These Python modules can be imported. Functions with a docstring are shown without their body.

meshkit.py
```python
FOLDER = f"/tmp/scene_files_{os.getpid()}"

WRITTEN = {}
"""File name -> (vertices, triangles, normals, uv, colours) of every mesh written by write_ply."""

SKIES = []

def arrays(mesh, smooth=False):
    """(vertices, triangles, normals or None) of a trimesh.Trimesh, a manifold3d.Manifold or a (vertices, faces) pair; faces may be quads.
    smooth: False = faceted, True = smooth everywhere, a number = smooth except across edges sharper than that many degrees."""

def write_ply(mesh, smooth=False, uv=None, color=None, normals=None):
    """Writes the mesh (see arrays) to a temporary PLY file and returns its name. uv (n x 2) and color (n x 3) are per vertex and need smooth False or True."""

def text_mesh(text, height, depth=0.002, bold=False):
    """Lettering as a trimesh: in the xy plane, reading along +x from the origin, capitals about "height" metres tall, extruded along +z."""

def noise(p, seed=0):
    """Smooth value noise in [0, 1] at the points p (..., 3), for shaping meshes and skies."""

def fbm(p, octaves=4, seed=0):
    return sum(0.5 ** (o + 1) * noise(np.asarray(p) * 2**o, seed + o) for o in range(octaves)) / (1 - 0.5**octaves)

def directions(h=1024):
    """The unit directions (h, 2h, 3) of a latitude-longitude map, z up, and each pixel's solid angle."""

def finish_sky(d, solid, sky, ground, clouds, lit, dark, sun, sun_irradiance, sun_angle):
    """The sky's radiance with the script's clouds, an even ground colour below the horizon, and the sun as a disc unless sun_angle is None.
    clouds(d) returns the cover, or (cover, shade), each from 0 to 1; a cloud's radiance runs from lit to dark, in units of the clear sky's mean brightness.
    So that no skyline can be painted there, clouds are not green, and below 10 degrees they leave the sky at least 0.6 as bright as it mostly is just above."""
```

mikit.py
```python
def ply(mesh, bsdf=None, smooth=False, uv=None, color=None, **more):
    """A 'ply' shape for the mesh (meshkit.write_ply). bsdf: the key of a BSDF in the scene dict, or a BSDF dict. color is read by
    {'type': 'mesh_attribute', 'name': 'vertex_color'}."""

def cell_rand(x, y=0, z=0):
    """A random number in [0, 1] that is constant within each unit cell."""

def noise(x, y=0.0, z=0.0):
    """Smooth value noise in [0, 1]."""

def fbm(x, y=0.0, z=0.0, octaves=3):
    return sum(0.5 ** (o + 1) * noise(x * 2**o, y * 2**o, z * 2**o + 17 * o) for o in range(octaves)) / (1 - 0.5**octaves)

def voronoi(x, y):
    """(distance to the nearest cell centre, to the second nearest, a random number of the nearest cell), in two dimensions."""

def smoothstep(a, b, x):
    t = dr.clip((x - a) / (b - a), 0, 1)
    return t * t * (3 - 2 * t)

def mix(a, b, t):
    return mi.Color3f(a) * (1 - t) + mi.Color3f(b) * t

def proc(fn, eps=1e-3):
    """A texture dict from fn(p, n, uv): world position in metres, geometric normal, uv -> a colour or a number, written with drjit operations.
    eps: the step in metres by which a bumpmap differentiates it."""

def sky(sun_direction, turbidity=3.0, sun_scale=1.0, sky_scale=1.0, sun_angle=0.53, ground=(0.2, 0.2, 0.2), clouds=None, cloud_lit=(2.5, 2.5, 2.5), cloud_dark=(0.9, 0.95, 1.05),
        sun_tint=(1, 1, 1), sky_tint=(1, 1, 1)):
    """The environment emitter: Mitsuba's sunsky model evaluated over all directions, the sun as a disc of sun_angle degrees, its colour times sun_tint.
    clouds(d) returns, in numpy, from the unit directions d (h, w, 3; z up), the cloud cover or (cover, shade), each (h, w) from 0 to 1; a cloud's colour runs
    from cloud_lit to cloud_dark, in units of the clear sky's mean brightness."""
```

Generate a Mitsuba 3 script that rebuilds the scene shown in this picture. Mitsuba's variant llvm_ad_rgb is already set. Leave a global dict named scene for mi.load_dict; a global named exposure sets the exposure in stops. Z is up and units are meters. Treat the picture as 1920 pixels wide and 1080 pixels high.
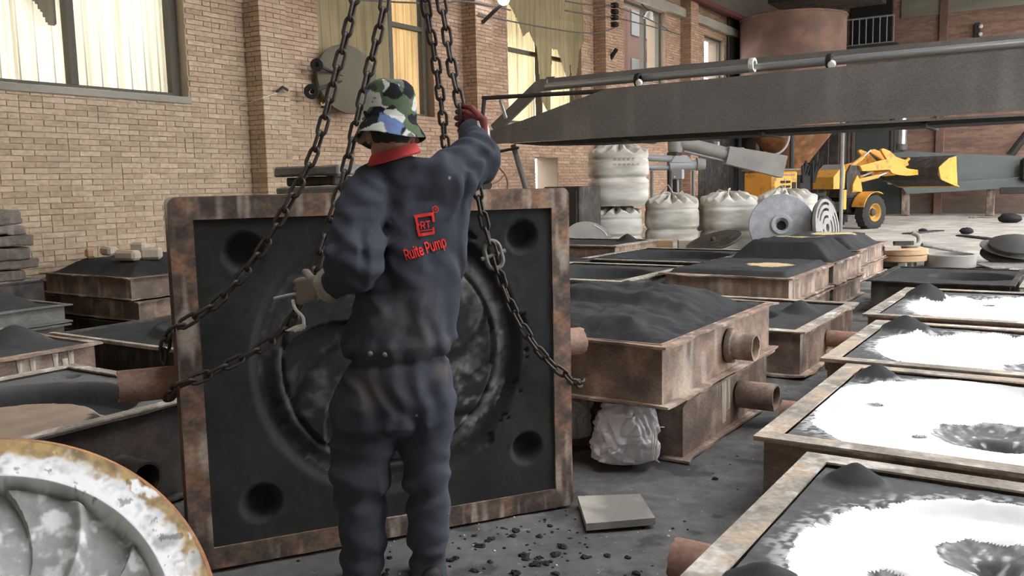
import math, numpy as np, trimesh, manifold3d as m3, mitsuba as mi, mikit, meshkit
import drjit as dr
from mikit import noise, fbm, cell_rand, smoothstep, mix, voronoi
from shapely.geometry import Polygon, box as sbox, Point
from shapely.ops import unary_union
from shapely import affinity
T = mi.ScalarTransform4f
rng = np.random.default_rng(7)
scene, labels = {}, {}

# ------------------------------------------------------------------ camera, sky, exposure
FOC, EYE = 1650.0, 1.42                        # focal length in pixels of a 1920 wide picture, camera height
VP, ROLL = np.array([2050.0, 322.0]), 0.0216
ydir = np.array([VP[0] - 960, VP[1] - 540, FOC]); ydir /= np.linalg.norm(ydir)
hdir = np.array([-960.0, VP[1] + ROLL * VP[0] - 540, FOC])
updir = np.cross(ydir, hdir); updir /= np.linalg.norm(updir)
if updir[1] > 0: updir = -updir
xdir = np.cross(ydir, updir)
if xdir[0] < 0: xdir = -xdir
RCW = np.array([xdir, ydir, updir])            # world = RCW @ camera (right, down, forward)
CAM = np.array([0.0, 0.0, EYE])
fwd = RCW[:, 2]
scene['camera'] = {'type': 'perspective', 'fov': math.degrees(2 * math.atan(960 / FOC)), 'fov_axis': 'x', 'near_clip': 0.05, 'far_clip': 500.0,
                   'to_world': T().look_at(origin=CAM.tolist(), target=(CAM + fwd).tolist(), up=(-RCW[:, 1]).tolist())}
exposure = 0.0
scene['sky'] = mikit.sky([0.75, 0.35, 0.75], turbidity=4.0, sun_scale=0.0, sky_scale=70.0, ground=(0.3, 0.29, 0.27),
                         clouds=lambda d: np.full(d.shape[:2], 0.92), cloud_lit=(1.0, 1.0, 1.0), cloud_dark=(1, 1, 1))

def ray(px, py): return RCW @ np.array([px - 960.0, py - 540.0, FOC])
def atd(px, py, depth): return CAM + ray(px, py) * depth / FOC
def atz(px, py, z):
    d = ray(px, py); return CAM + d * (z - EYE) / d[2]
def atx(px, py, X):
    d = ray(px, py); return CAM + d * X / d[0]
def aty(px, py, Y):
    d = ray(px, py); return CAM + d * Y / d[1]
def proj(p):
    c = RCW.T @ (np.asarray(p, float) - CAM); return np.array([960 + FOC * c[0] / c[2], 540 + FOC * c[1] / c[2], c[2]])

# ------------------------------------------------------------------ naming helpers
def shape(mesh, mat, smooth=False, **kw): return mikit.ply(mesh, 'mat_' + mat, smooth, **kw)
def numbered(key):
    if key not in scene and key not in labels and not any(k.startswith(key + '__') for k in scene): return key
    i = 1
    while f'{key}_{i:03d}' in scene or f'{key}_{i:03d}' in labels or any(k.startswith(f'{key}_{i:03d}__') for k in scene): i += 1
    return f'{key}_{i:03d}'
def thing(name, label, cat, group=None):
    k = numbered(name); labels[k] = {'label': label, 'category': cat}
    if group: labels[k]['group'] = group
    return k
def struct(name, mesh, mat, smooth=False, **kw):
    scene[name] = shape(mesh, mat, smooth, **kw); labels[name] = {'kind': 'structure'}
    return name
_cnt = {}
def part(parent, name, mesh, mat, smooth=False, label=None, stuff=False, **kw):
    base = f'{parent}__{name}'; n = _cnt.get(base, 1 if base in scene else 0); _cnt[base] = n + 1
    k = base if n == 0 else f'{base}_{n:03d}'
    scene[k] = shape(mesh, mat, smooth, **kw)
    if label or stuff:
        labels[k] = {}
        if label: labels[k]['label'] = label
        if stuff: labels[k]['kind'] = 'stuff'
    return k
def part_dict(parent, name, d):
    base = f'{parent}__{name}'; n = _cnt.get(base, 0); _cnt[base] = n + 1
    k = base if n == 0 else f'{base}_{n:03d}'
    scene[k] = d
    return k

# ------------------------------------------------------------------ mesh helpers
def cat(*ms):
    out = []
    for m in ms: out += list(m) if isinstance(m, (list, tuple)) else [m]
    return trimesh.util.concatenate(out)
def box(x0, x1, y0, y1, z0, z1):
    m = trimesh.creation.box(extents=(x1 - x0, y1 - y0, z1 - z0)); m.apply_translation(((x0 + x1) / 2, (y0 + y1) / 2, (z0 + z1) / 2)); return m
def cbox(x0, x1, y0, y1, z0, z1, b=0.006):
    b = min(b, (x1 - x0) / 2.2, (y1 - y0) / 2.2, (z1 - z0) / 2.2); P = []
    for sx, X in ((1, x0), (-1, x1)):
        for sy, Y in ((1, y0), (-1, y1)):
            for sz, Z in ((1, z0), (-1, z1)):
                P += [(X + sx * b, Y + sy * b, Z), (X + sx * b, Y, Z + sz * b), (X, Y + sy * b, Z + sz * b)]
    return trimesh.convex.convex_hull(np.array(P))
def hull(P): return trimesh.convex.convex_hull(np.asarray(P, float))
def frame_of(d):
    d = np.asarray(d, float); d = d / np.linalg.norm(d)
    a = np.cross(d, [0, 0, 1.0] if abs(d[2]) < 0.95 else [1.0, 0, 0]); a /= np.linalg.norm(a)
    return d, a, np.cross(d, a)
def tube(pts, r, n=12, cap=True):
    p = np.asarray(pts, float); r = np.broadcast_to(r, (len(p),)); t = np.gradient(p, axis=0); t /= np.linalg.norm(t, axis=1, keepdims=True) + 1e-12
    _, a, _ = frame_of(t[0]); rings = []
    for i in range(len(p)):
        a = a - t[i] * (a @ t[i]); a /= np.linalg.norm(a); b = np.cross(t[i], a); w = np.arange(n) * 2 * np.pi / n
        rings.append(p[i] + r[i] * (np.cos(w)[:, None] * a + np.sin(w)[:, None] * b))
    v = np.vstack(rings); f = []
    for i in range(len(p) - 1):
        for j in range(n):
            k = (j + 1) % n; f += [[i * n + j, i * n + k, (i + 1) * n + k], [i * n + j, (i + 1) * n + k, (i + 1) * n + j]]
    if cap:
        c0, c1 = len(v), len(v) + 1; v = np.vstack([v, p[0], p[-1]]); o = (len(p) - 1) * n
        for j in range(n):
            k = (j + 1) % n; f += [[c0, k, j], [c1, o + j, o + k]]
    return trimesh.Trimesh(v, f, process=False)
def pipe(p0, p1, r, wall=0.006, n=28, ragged=0.0):
    """An open pipe with a wall, its end p1 open."""
    p0, p1 = np.asarray(p0, float), np.asarray(p1, float); d, a, b = frame_of(p1 - p0); w = np.arange(n) * 2 * np.pi / n
    ring = lambda c, rr, j=0.0: c + rr * (np.cos(w)[:, None] * a + np.sin(w)[:, None] * b) + (d * (rng.random((n, 1)) - .5) * 2 * j if j else 0)
    e = ring(p1, r, ragged); e2 = e - (r - (r - wall)) * (np.cos(w)[:, None] * a + np.sin(w)[:, None] * b)
    v = np.vstack([ring(p0, r), e, e2, ring(p0, r - wall)]); f = []
    for s in range(3):
        for j in range(n):
            k = (j + 1) % n; f += [[s * n + j, s * n + k, (s + 1) * n + k], [s * n + j, (s + 1) * n + k, (s + 1) * n + j]]
    m = trimesh.Trimesh(v, f, process=False); m.fix_normals(); return m
def lathe(prof, n=48, arc=2 * np.pi):
    """Profile of (r, z) turned about z."""
    prof = np.asarray(prof, float); w = np.arange(n) * 2 * np.pi / n; v = np.vstack([np.c_[r * np.cos(w), r * np.sin(w), np.full(n, z)] for r, z in prof]); f = []
    for i in range(len(prof) - 1):
        for j in range(n):
            k = (j + 1) % n; f += [[i * n + j, i * n + k, (i + 1) * n + k], [i * n + j, (i + 1) * n + k, (i + 1) * n + j]]
    m = trimesh.Trimesh(v, f, process=False); m.merge_vertices(); m.update_faces(m.nondegenerate_faces()); return m
def extr(poly, h):
    gs = [g for g in getattr(poly, 'geoms', [poly]) if g.area > 1e-9]
    return cat([trimesh.creation.extrude_polygon(g, h, engine='earcut') for g in gs])
def mat4(x, y, z, o):
    m = np.eye(4); m[:3, 0], m[:3, 1], m[:3, 2], m[:3, 3] = x, y, z, o; return m
def moved(m, M): m = m.copy(); m.apply_transform(M); return m
def place_z(m, d, o):
    """Turns a mesh built about z so that z points along d, at o."""
    d, a, b = frame_of(d); return moved(m, mat4(a, b, d, o))
def grid(x0, x1, y0, y1, step):
    nx, ny = max(2, int(round((x1 - x0) / step)) + 1), max(2, int(round((y1 - y0) / step)) + 1)
    X, Y = np.meshgrid(np.linspace(x0, x1, nx), np.linspace(y0, y1, ny), indexing='ij')
    i, j = np.meshgrid(np.arange(nx - 1), np.arange(ny - 1), indexing='ij'); q = (i * ny + j).ravel()
    F = np.vstack([np.c_[q, q + ny, q + ny + 1], np.c_[q, q + ny + 1, q + 1]])
    return X.ravel(), Y.ravel(), F
nfbm = meshkit.fbm
def N2(x, y, s, seed=0, o=4): return nfbm(np.c_[x * s, y * s, np.zeros_like(x) + 3.7], o, seed)
def N3(p, s, seed=0, o=4): return nfbm(np.asarray(p) * s, o, seed)
def sstep(a, b, x): t = np.clip((x - a) / (b - a), 0, 1); return t * t * (3 - 2 * t)
def lerp(a, b, t): return np.asarray(a) * (1 - np.asarray(t)[..., None]) + np.asarray(b) * np.asarray(t)[..., None]
def submesh(V, F, keep):
    F = F[keep]; u, inv = np.unique(F, return_inverse=True); return V[u], inv.reshape(-1, 3), u

# ------------------------------------------------------------------ materials
def two(d): return {'type': 'twosided', 'b': d}
def rgb(c): return {'type': 'rgb', 'value': [float(x) for x in c]}
def M(key, color, rough=0.7, metallic=0.0, spec=0.3, **kw):
    scene['mat_' + key] = two({'type': 'principled', 'base_color': color if isinstance(color, dict) else rgb(color), 'roughness': float(rough), 'metallic': float(metallic), 'specular': float(spec), **kw}); return key
VC = {'type': 'mesh_attribute', 'name': 'vertex_color'}
def rust_fn(dark, mid, orange, dust, k_orange, k_dust, s=1.0):
    def fn(p, n, uv):
        a = fbm(p.x * 2.3 * s, p.y * 2.3 * s, p.z * 2.3 * s); b = fbm(p.x * 9 * s + 7, p.y * 9 * s, p.z * 9 * s, 4); c = noise(p.x * 21 * s, p.y * 21 * s, p.z * 3 * s)
        e = fbm(p.x * 5 * s, p.y * 5 * s + 31, p.z * 2 * s, 4); g = noise(p.x * 90, p.y * 90, p.z * 90)
        col = mix(dark, mid, smoothstep(.3, .7, .5 * a + .5 * b))
        col = mix(col, orange, smoothstep(.48, .68, .6 * b + .4 * a) * k_orange)
        col = mix(col, dust, smoothstep(.5, .75, .6 * e + .4 * c) * k_dust)
        return col * (0.8 + 0.4 * g)
    return fn
M('rust', mikit.proc(rust_fn((.15, .11, .09), (.31, .225, .175), (.40, .245, .16), (.49, .41, .335), .45, .8, 1.0)), .8)
M('rust_frame', mikit.proc(rust_fn((.09, .07, .06), (.24, .165, .13), (.44, .215, .11), (.52, .43, .36), .6, .85, 2.2)), .75)
M('rust_pink', mikit.proc(rust_fn((.26, .15, .11), (.36, .22, .17), (.40, .2, .12), (.4, .3, .25), .5, .5)), .8)
M('rim_dusty', mikit.proc(rust_fn((.22, .19, .16), (.42, .37, .31), (.5, .34, .2), (.6, .56, .5), .45, .9, 1.3)), .8)
M('rust_orange', mikit.proc(rust_fn((.22, .10, .05), (.40, .18, .08), (.55, .26, .11), (.4, .3, .22), .8, .35, .5)), .8)
M('silo_paint', mikit.proc(rust_fn((.16, .10, .08), (.25, .15, .11), (.34, .18, .12), (.16, .14, .11), .6, .6, .25)), .8)
M('iron_dark', mikit.proc(rust_fn((.035, .032, .03), (.07, .06, .055), (.12, .08, .06), (.13, .12, .10), .4, .5)), .7)
M('iron_grey', mikit.proc(rust_fn((.125, .118, .108), (.205, .195, .178), (.2, .17, .14), (.3, .28, .25), .3, .5)), .65)
M('cast_grey', mikit.proc(rust_fn((.34, .35, .36), (.44, .46, .48), (.46, .45, .43), (.52, .53, .54), .3, .5)), .6)
M('chain_steel', (.085, .07, .062), .5, .55)
M('beam_paint', mikit.proc(rust_fn((.15, .137, .12), (.19, .175, .157), (.19, .168, .145), (.27, .247, .222), .3, .5, .3)), .6)
M('steel_pipe', (.42, .42, .41), .38, .6)
M('steel_dark', (.06, .057, .053), .6, .2)
M('steel_mid', (.2, .19, .175), .55, .3)
M('frame_olive', (.11, .10, .08), .7)
M('sand', VC, .95, 0, .15)
M('coat', VC, .9, 0, .2)
M('cloth', VC, .92, 0, .1, sheen=0.15)
M('painted', VC, .6, 0, .3)
M('red_cloth', (.56, .07, .07), .85)
M('red_print', (.75, .035, .03), .7)
M('skin', (.36, .2, .14), .55)
M('hair', (.02, .018, .016), .6)
M('white_sack', (.86, .85, .90), .5, 0, .3)
M('clear_bag', (.62, .62, .6), .3, 0, .5)
M('rope_white', (.72, .68, .6), .9)
M('rag_grey', (.26, .21, .18), .9)
M('glove_red', (.2, .05, .045), .7)
M('glove_white', (.6, .56, .5), .9)
M('shoe_black', (.03, .03, .03), .6)
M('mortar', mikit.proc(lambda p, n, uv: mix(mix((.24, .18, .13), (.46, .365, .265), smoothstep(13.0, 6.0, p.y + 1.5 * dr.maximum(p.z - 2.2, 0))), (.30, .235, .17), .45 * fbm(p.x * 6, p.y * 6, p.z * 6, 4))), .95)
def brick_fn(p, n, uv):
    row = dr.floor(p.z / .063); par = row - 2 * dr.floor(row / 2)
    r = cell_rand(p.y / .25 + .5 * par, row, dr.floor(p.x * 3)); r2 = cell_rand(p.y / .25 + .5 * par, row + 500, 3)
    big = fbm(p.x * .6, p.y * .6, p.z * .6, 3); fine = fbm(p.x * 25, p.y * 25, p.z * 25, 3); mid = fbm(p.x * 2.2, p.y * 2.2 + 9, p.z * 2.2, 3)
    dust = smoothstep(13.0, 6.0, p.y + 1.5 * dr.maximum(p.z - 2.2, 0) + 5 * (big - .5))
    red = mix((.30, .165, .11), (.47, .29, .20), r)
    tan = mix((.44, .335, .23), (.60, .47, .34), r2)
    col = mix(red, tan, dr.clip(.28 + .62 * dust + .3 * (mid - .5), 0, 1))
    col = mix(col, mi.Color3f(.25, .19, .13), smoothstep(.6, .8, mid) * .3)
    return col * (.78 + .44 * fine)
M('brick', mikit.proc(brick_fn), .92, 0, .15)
def backwall_fn(p, n, uv):
    row = dr.floor(p.z / .063); j = p.z / .063 - row; par = row - 2 * dr.floor(row / 2); u = p.x / .25 + .5 * par; v = u - dr.floor(u)
    r = cell_rand(u, row, 5); joint = smoothstep(.14, .05, j) + smoothstep(.06, .02, v)
    big = fbm(p.x * .5, p.z * .7, 3.3); str_ = fbm(p.x * .5, p.z * 7, 1.2)
    col = mix((.25, .145, .105), (.36, .22, .165), r) * (.75 + .5 * big)
    col = mix(col, (.3, .26, .21), dr.clip(joint, 0, 1) * .6)
    col = mix(col, (.16, .1, .08), smoothstep(.55, .7, str_) * .5)
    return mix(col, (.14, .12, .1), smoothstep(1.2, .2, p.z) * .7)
M('back_brick', mikit.proc(backwall_fn), .92, 0, .15)
M('plaster_olive', mikit.proc(lambda p, n, uv: mix((.17, .16, .12), (.33, .31, .24), fbm(p.x * .8, p.y * .8, p.z * 2.5, 4))), .9)
M('concrete', mikit.proc(lambda p, n, uv: mix((.25, .23, .19), (.4, .37, .31), fbm(p.x * 3, p.y * 3, p.z * 3, 4))), .9)
M('roof_sheet', (.10, .09, .08), .8)
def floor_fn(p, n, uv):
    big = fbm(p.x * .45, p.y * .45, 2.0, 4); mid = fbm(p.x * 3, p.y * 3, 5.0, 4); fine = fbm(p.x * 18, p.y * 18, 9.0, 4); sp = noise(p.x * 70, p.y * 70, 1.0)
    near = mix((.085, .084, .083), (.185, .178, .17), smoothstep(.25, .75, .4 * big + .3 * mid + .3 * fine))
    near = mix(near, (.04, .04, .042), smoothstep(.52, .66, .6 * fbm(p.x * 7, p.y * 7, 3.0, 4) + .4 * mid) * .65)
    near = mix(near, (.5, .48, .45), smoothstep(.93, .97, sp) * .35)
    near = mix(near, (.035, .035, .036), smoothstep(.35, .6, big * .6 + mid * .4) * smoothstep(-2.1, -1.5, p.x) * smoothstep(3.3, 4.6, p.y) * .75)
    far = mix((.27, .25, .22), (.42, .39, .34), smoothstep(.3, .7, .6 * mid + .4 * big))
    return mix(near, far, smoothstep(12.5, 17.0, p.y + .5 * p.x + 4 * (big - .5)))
M('floor', mikit.proc(floor_fn), .95, 0, .15)
for k, c, t in (('frp_cream', (.93, .86, .66), .50), ('frp_gold', (.80, .53, .24), .30), ('frp_yellow', (.92, .77, .46), .48), ('tarp', (.36, .29, .17), .20), ('tarp_dark', (.26, .22, .16), .12)):
    def mk(c, t):
        def fn(p, n, uv):
            a = fbm(p.y * 2.2, p.z * .7, 4.0, 4); b = fbm(p.y * 14, p.z * 1.1, 2.0, 3)
            q = p.y / .19 - dr.floor(p.y / .19); rib = smoothstep(.10, .0, dr.abs(q - .2)); grime = smoothstep(3.5, 2.55, p.z) * .45 + .12
            return mi.Color3f(c) * (.62 + .55 * a) * (.78 + .36 * b) * (1 - rib * (grime + .25 * b))
        return fn
    scene['mat_' + k] = {'type': 'principledthin', 'base_color': mikit.proc(mk(c, t)), 'diff_trans': t, 'roughness': .6, 'spec_trans': 0.0, 'eta': 1.3}
M('loader_yellow', mikit.proc(lambda p, n, uv: mix(mix((.72, .33, .045), (.80, .41, .07), fbm(p.x * 3, p.y * 3, p.z * 3)), (.30, .17, .07), smoothstep(.58, .75, fbm(p.x * 6, p.y * 6 + 4, p.z * 6, 4)) * .75)), .5, 0, .4)
M('tyre', (.045, .042, .038), .9)
M('wheel_rim', (.62, .36, .10), .6)
M('rubber_black', (.02, .02, .02), .7)
M('conveyor_green', mikit.proc(lambda p, n, uv: mix((.17, .19, .18), (.25, .27, .26), fbm(p.x * .7, p.y, p.z * 2, 4))), .7)
M('door_green', (.10, .115, .105), .7)
M('machine_grey', mikit.proc(lambda p, n, uv: mix((.2, .19, .17), (.36, .34, .31), fbm(p.x * 4, p.y * 4, p.z * 4, 4))), .65)
M('machine_light', (.36, .37, .37), .5, .1)
M('slab_stone', mikit.proc(rust_fn((.11, .09, .075), (.185, .155, .13), (.2, .17, .14), (.3, .28, .25), .3, .5, 1.5)), .9)
M('wood', mikit.proc(lambda p, n, uv: mix((.36, .27, .18), (.52, .42, .30), fbm(p.x * 20, p.y * 3, p.z * 20, 3))), .8)
M('wood_orange', mikit.proc(lambda p, n, uv: mix((.42, .26, .14), (.58, .40, .24), fbm(p.x * 3, p.y * 3, p.z * 40, 3))), .8)
M('board', mikit.proc(lambda p, n, uv: mix((.22, .205, .18), (.42, .39, .34), smoothstep(.3, .7, fbm(p.x * 5, p.y * 5, 3, 4)))), .85)
M('pale_stone', (.55, .47, .38), .9)
M('galv', (.75, .76, .77), .25, .7)
M('bag_print', (.28, .2, .17), .9)
def bag_fn(p, n, uv):
    w = fbm(p.x * 3, p.y * 3, p.z * 9, 4); d = fbm(p.x * 1.5, p.y * 1.5, p.z * 1.5, 3)
    return mix((.38, .35, .29), (.66, .63, .56), smoothstep(.25, .7, .5 * w + .5 * d))
M('bag', mikit.proc(bag_fn), .75, 0, .25)
M('far_brick', (.055, .028, .02), .9)
M('glass_pale', (.5, .7, .6), .2)
M('red_line', (.12, .04, .035), .6)
M('vent_olive', (.15, .13, .09), .75)
M('soot_plaster', mikit.proc(lambda p, n, uv: mix((.07, .06, .048), (.16, .14, .105), fbm(p.x * .8, p.y * .8, p.z * 2.5, 4))), .9)
M('wire', (.12, .11, .10), .6)
M('lamp_white', (.75, .72, .66), .5)
scene['mat_lamp_glow'] = {'type': 'diffuse', 'reflectance': rgb((.5, .5, .5))}
# ------------------------------------------------------------------ the hall
XL, XR, YF, YB, ZR = -9.4, 8.2, -3.5, 36.0, 9.0
# floor: near sand is uneven
def floor_h(x, y):
    near = sstep(16, 10, y)
    return near * (0.022 * (N2(x, y, 1.7, 3) - .5) + 0.012 * (N2(x, y, 7, 4) - .5)) - 0.012
X_, Y_, F_ = grid(-4.5, 2.5, -1.0, 9.0, 0.045)
Xo, Yo, Fo = grid(XL - .4, XR + .3, YF - .2, YB + .3, 0.5)
inner = (Xo > -4.2) & (Xo < 2.2) & (Yo > -.7) & (Yo < 8.7)
Zo = np.where(inner, -.06, floor_h(Xo, Yo))
edge = np.minimum(np.minimum(X_ + 4.5, 2.5 - X_), np.minimum(Y_ + 1.0, 9.0 - Y_))
Z_ = floor_h(X_, Y_) - .02 * sstep(.15, 0, edge)
fl = cat(trimesh.Trimesh(np.c_[X_, Y_, Z_], F_, process=False), trimesh.Trimesh(np.c_[Xo, Yo, Zo], Fo, process=False))
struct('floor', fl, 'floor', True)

# left wall with its openings; (y0, y1, z0, z1)
OPEN = [(3.3, 7.1, 2.57, 5.6), (9.35, 12.0, 2.57, 5.6), (14.3, 17.2, 2.6, 5.6), (19.3, 21.7, 3.9, 5.72), (24.45, 26.1, 4.25, 5.55), (15.22, 16.12, 0.9, 1.95)]
PIERS = [(8.02, 8.47, .30), (12.85, 13.35, .30), (17.78, 18.28, .30), (22.72, 23.25, .30), (3.0, 3.25, .3)]
wall = sbox(YF, 0, YB, ZR)
for o in OPEN: wall = wall.difference(sbox(o[0], o[2], o[1], o[3]))
AX = np.array([[0, 0, -1, XL - .012], [1, 0, 0, 0], [0, 1, 0, 0], [0, 0, 0, 1.0]])      # (u, v, w) -> y, z, -x
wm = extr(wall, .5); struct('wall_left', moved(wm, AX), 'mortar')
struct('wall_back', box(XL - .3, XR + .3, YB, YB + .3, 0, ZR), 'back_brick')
struct('wall_front', box(XL - .3, XR + .3, YF - .3, YF, 0, ZR), 'concrete')
wr = sbox(YF, 0, YB, ZR)
ROPEN = [(6.9, 12.6, .0, 7.6), (13.2, 18.8, .0, 7.0), (20, 26, .0, 6.4), (27, 34, 0, 6.4)]
for o in ROPEN: wr = wr.difference(sbox(o[0], o[2], o[1], o[3]))
struct('wall_right', moved(extr(wr, .3), np.array([[0, 0, 1, XR], [1, 0, 0, 0], [0, 1, 0, 0], [0, 0, 0, 1.0]])), 'concrete')
rf = sbox(XL - .4, YF - .3, XR + .3, YB + .3)
for s in [(-1.4, 0.4, 3.6, 5.2), (1.6, 6.0, 6.2, 20), (1.0, 22, 5.5, 34)]: rf = rf.difference(sbox(s[0], s[1], s[2], s[3]))
struct('ceiling', moved(extr(rf, .12), np.array([[1, 0, 0, 0], [0, 1, 0, 0], [0, 0, 1, ZR], [0, 0, 0, 1.0]])), 'roof_sheet')

# bricks: three lengths, a few shapes each, laid course by course
def brick_mesh(l, h, d, k):
    r = np.random.default_rng(k); m = box(0, d, -l / 2, l / 2, -h / 2, h / 2); v = m.vertices.copy()
    v += (r.random(v.shape) - .5) * [0, .007, .006]; v[v[:, 0] > d / 2, 0] += (r.random((v[:, 0] > d / 2).sum()) - .5) * .004
    m = trimesh.Trimesh(v, m.faces, process=False); m.update_faces(m.face_normals[:, 0] > -.9); m.remove_unreferenced_vertices(); return m
VARS = {L: [brick_mesh(L, .054, .0135, 10 * i + int(L * 100)) for i in range(5)] for L in (.24, .115, .37)}
VDICT = {L: [shape(m, 'brick') for m in v] for L, v in VARS.items()}
laid = []                                         # (y, z, x, length, variant)
def lay(y0, y1, z0, z1, x, holes=(), bond=0):
    for row in range(int(np.ceil(z0 / .063)), int(z1 / .063)):
        z = (row + .5) * .063; y = np.floor(y0 / .25) * .25 - (.125 if (row + bond) % 2 else 0)
        while y < y1:
            segs = [(y + .125, .242)] if rng.random() > .12 else [(y + .0625, .115), (y + .1875, .115)]
            for c, L in segs:
                a, b = max(c - L / 2, y0 + .003), min(c + L / 2, y1 - .003)
                for h in holes:
                    if h[2] < z < h[3]:
                        if h[0] < c < h[1] and a >= h[0] and b <= h[1]: b = a
                        elif a < h[0] < b: b = h[0] - .002
                        elif a < h[1] < b: a = h[1] + .002
                if b - a > .03: laid.append((x, (a + b) / 2, z, b - a, int(rng.integers(5)), (rng.random() - .5) * .006))
            y += .25
pier_iv = [(p[0], p[1], -1, 99) for p in PIERS]
lay(3.3, 27.5, .25, 6.3, XL - .012, OPEN + pier_iv)
def brick_at(b):
    x, y, z, L, k, j = b; ref = .24 if L > .16 else .115
    return ref, k, np.array([[1, 0, 0, x + j], [0, L / ref, 0, y], [0, 0, 1, z], [0, 0, 0, 1.0]])
score = []
for i, b in enumerate(laid):
    q = proj((b[0], b[1], b[2])); ok = -5 < q[0] < 1925 and -5 < q[1] < 545 and b[1] < 8.0 and not (q[0] > 306 and q[1] > 372)
    score.append(b[3] / q[2] ** 2 if ok else 0)
order = np.argsort(score)[::-1]; singles = [int(i) for i in order[:300] if score[i] > 0]
for i in singles:
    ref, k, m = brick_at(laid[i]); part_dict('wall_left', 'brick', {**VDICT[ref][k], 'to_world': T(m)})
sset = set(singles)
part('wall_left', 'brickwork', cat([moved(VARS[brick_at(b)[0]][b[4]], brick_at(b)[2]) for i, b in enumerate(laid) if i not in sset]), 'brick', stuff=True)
for pi, (y0, y1, d) in enumerate(PIERS):
    pk = part('wall_left', 'pier', box(XL - .02, XL + d - .012, y0 + .008, y1 - .008, 0, ZR), 'mortar')
    n0 = len(laid); lay(y0, y1, 1.0, 6.4, XL + d - .012, (), pi); mine = laid[n0:]; side = []
    for row in range(16, 101):                   # bricks seen end-on in the two flanks
        for yy, sg in ((y0, 1), (y1, -1)):
            segs = [(XL + .0, XL + d - .13), (XL + d - .12, XL + d)] if row % 2 else [(XL, XL + .11), (XL + .12, XL + d)]
            for a, b in segs: side.append(box(a, b - .002, *( (yy - .006, yy + .05) if sg > 0 else (yy - .05, yy + .006)), row * .063 + .005, row * .063 + .058))
    rest = []
    for b in mine:
        ref, k, m = brick_at(b); q = proj((b[0], b[1], b[2]))
        if pi == 0 and -5 < q[1] < 372: part_dict(pk, 'brick', {**VDICT[ref][k], 'to_world': T(m)})
        else: rest.append(moved(VARS[ref][k], m))
    part(pk, 'brickwork', cat(rest, side), 'brick', stuff=True)

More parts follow.
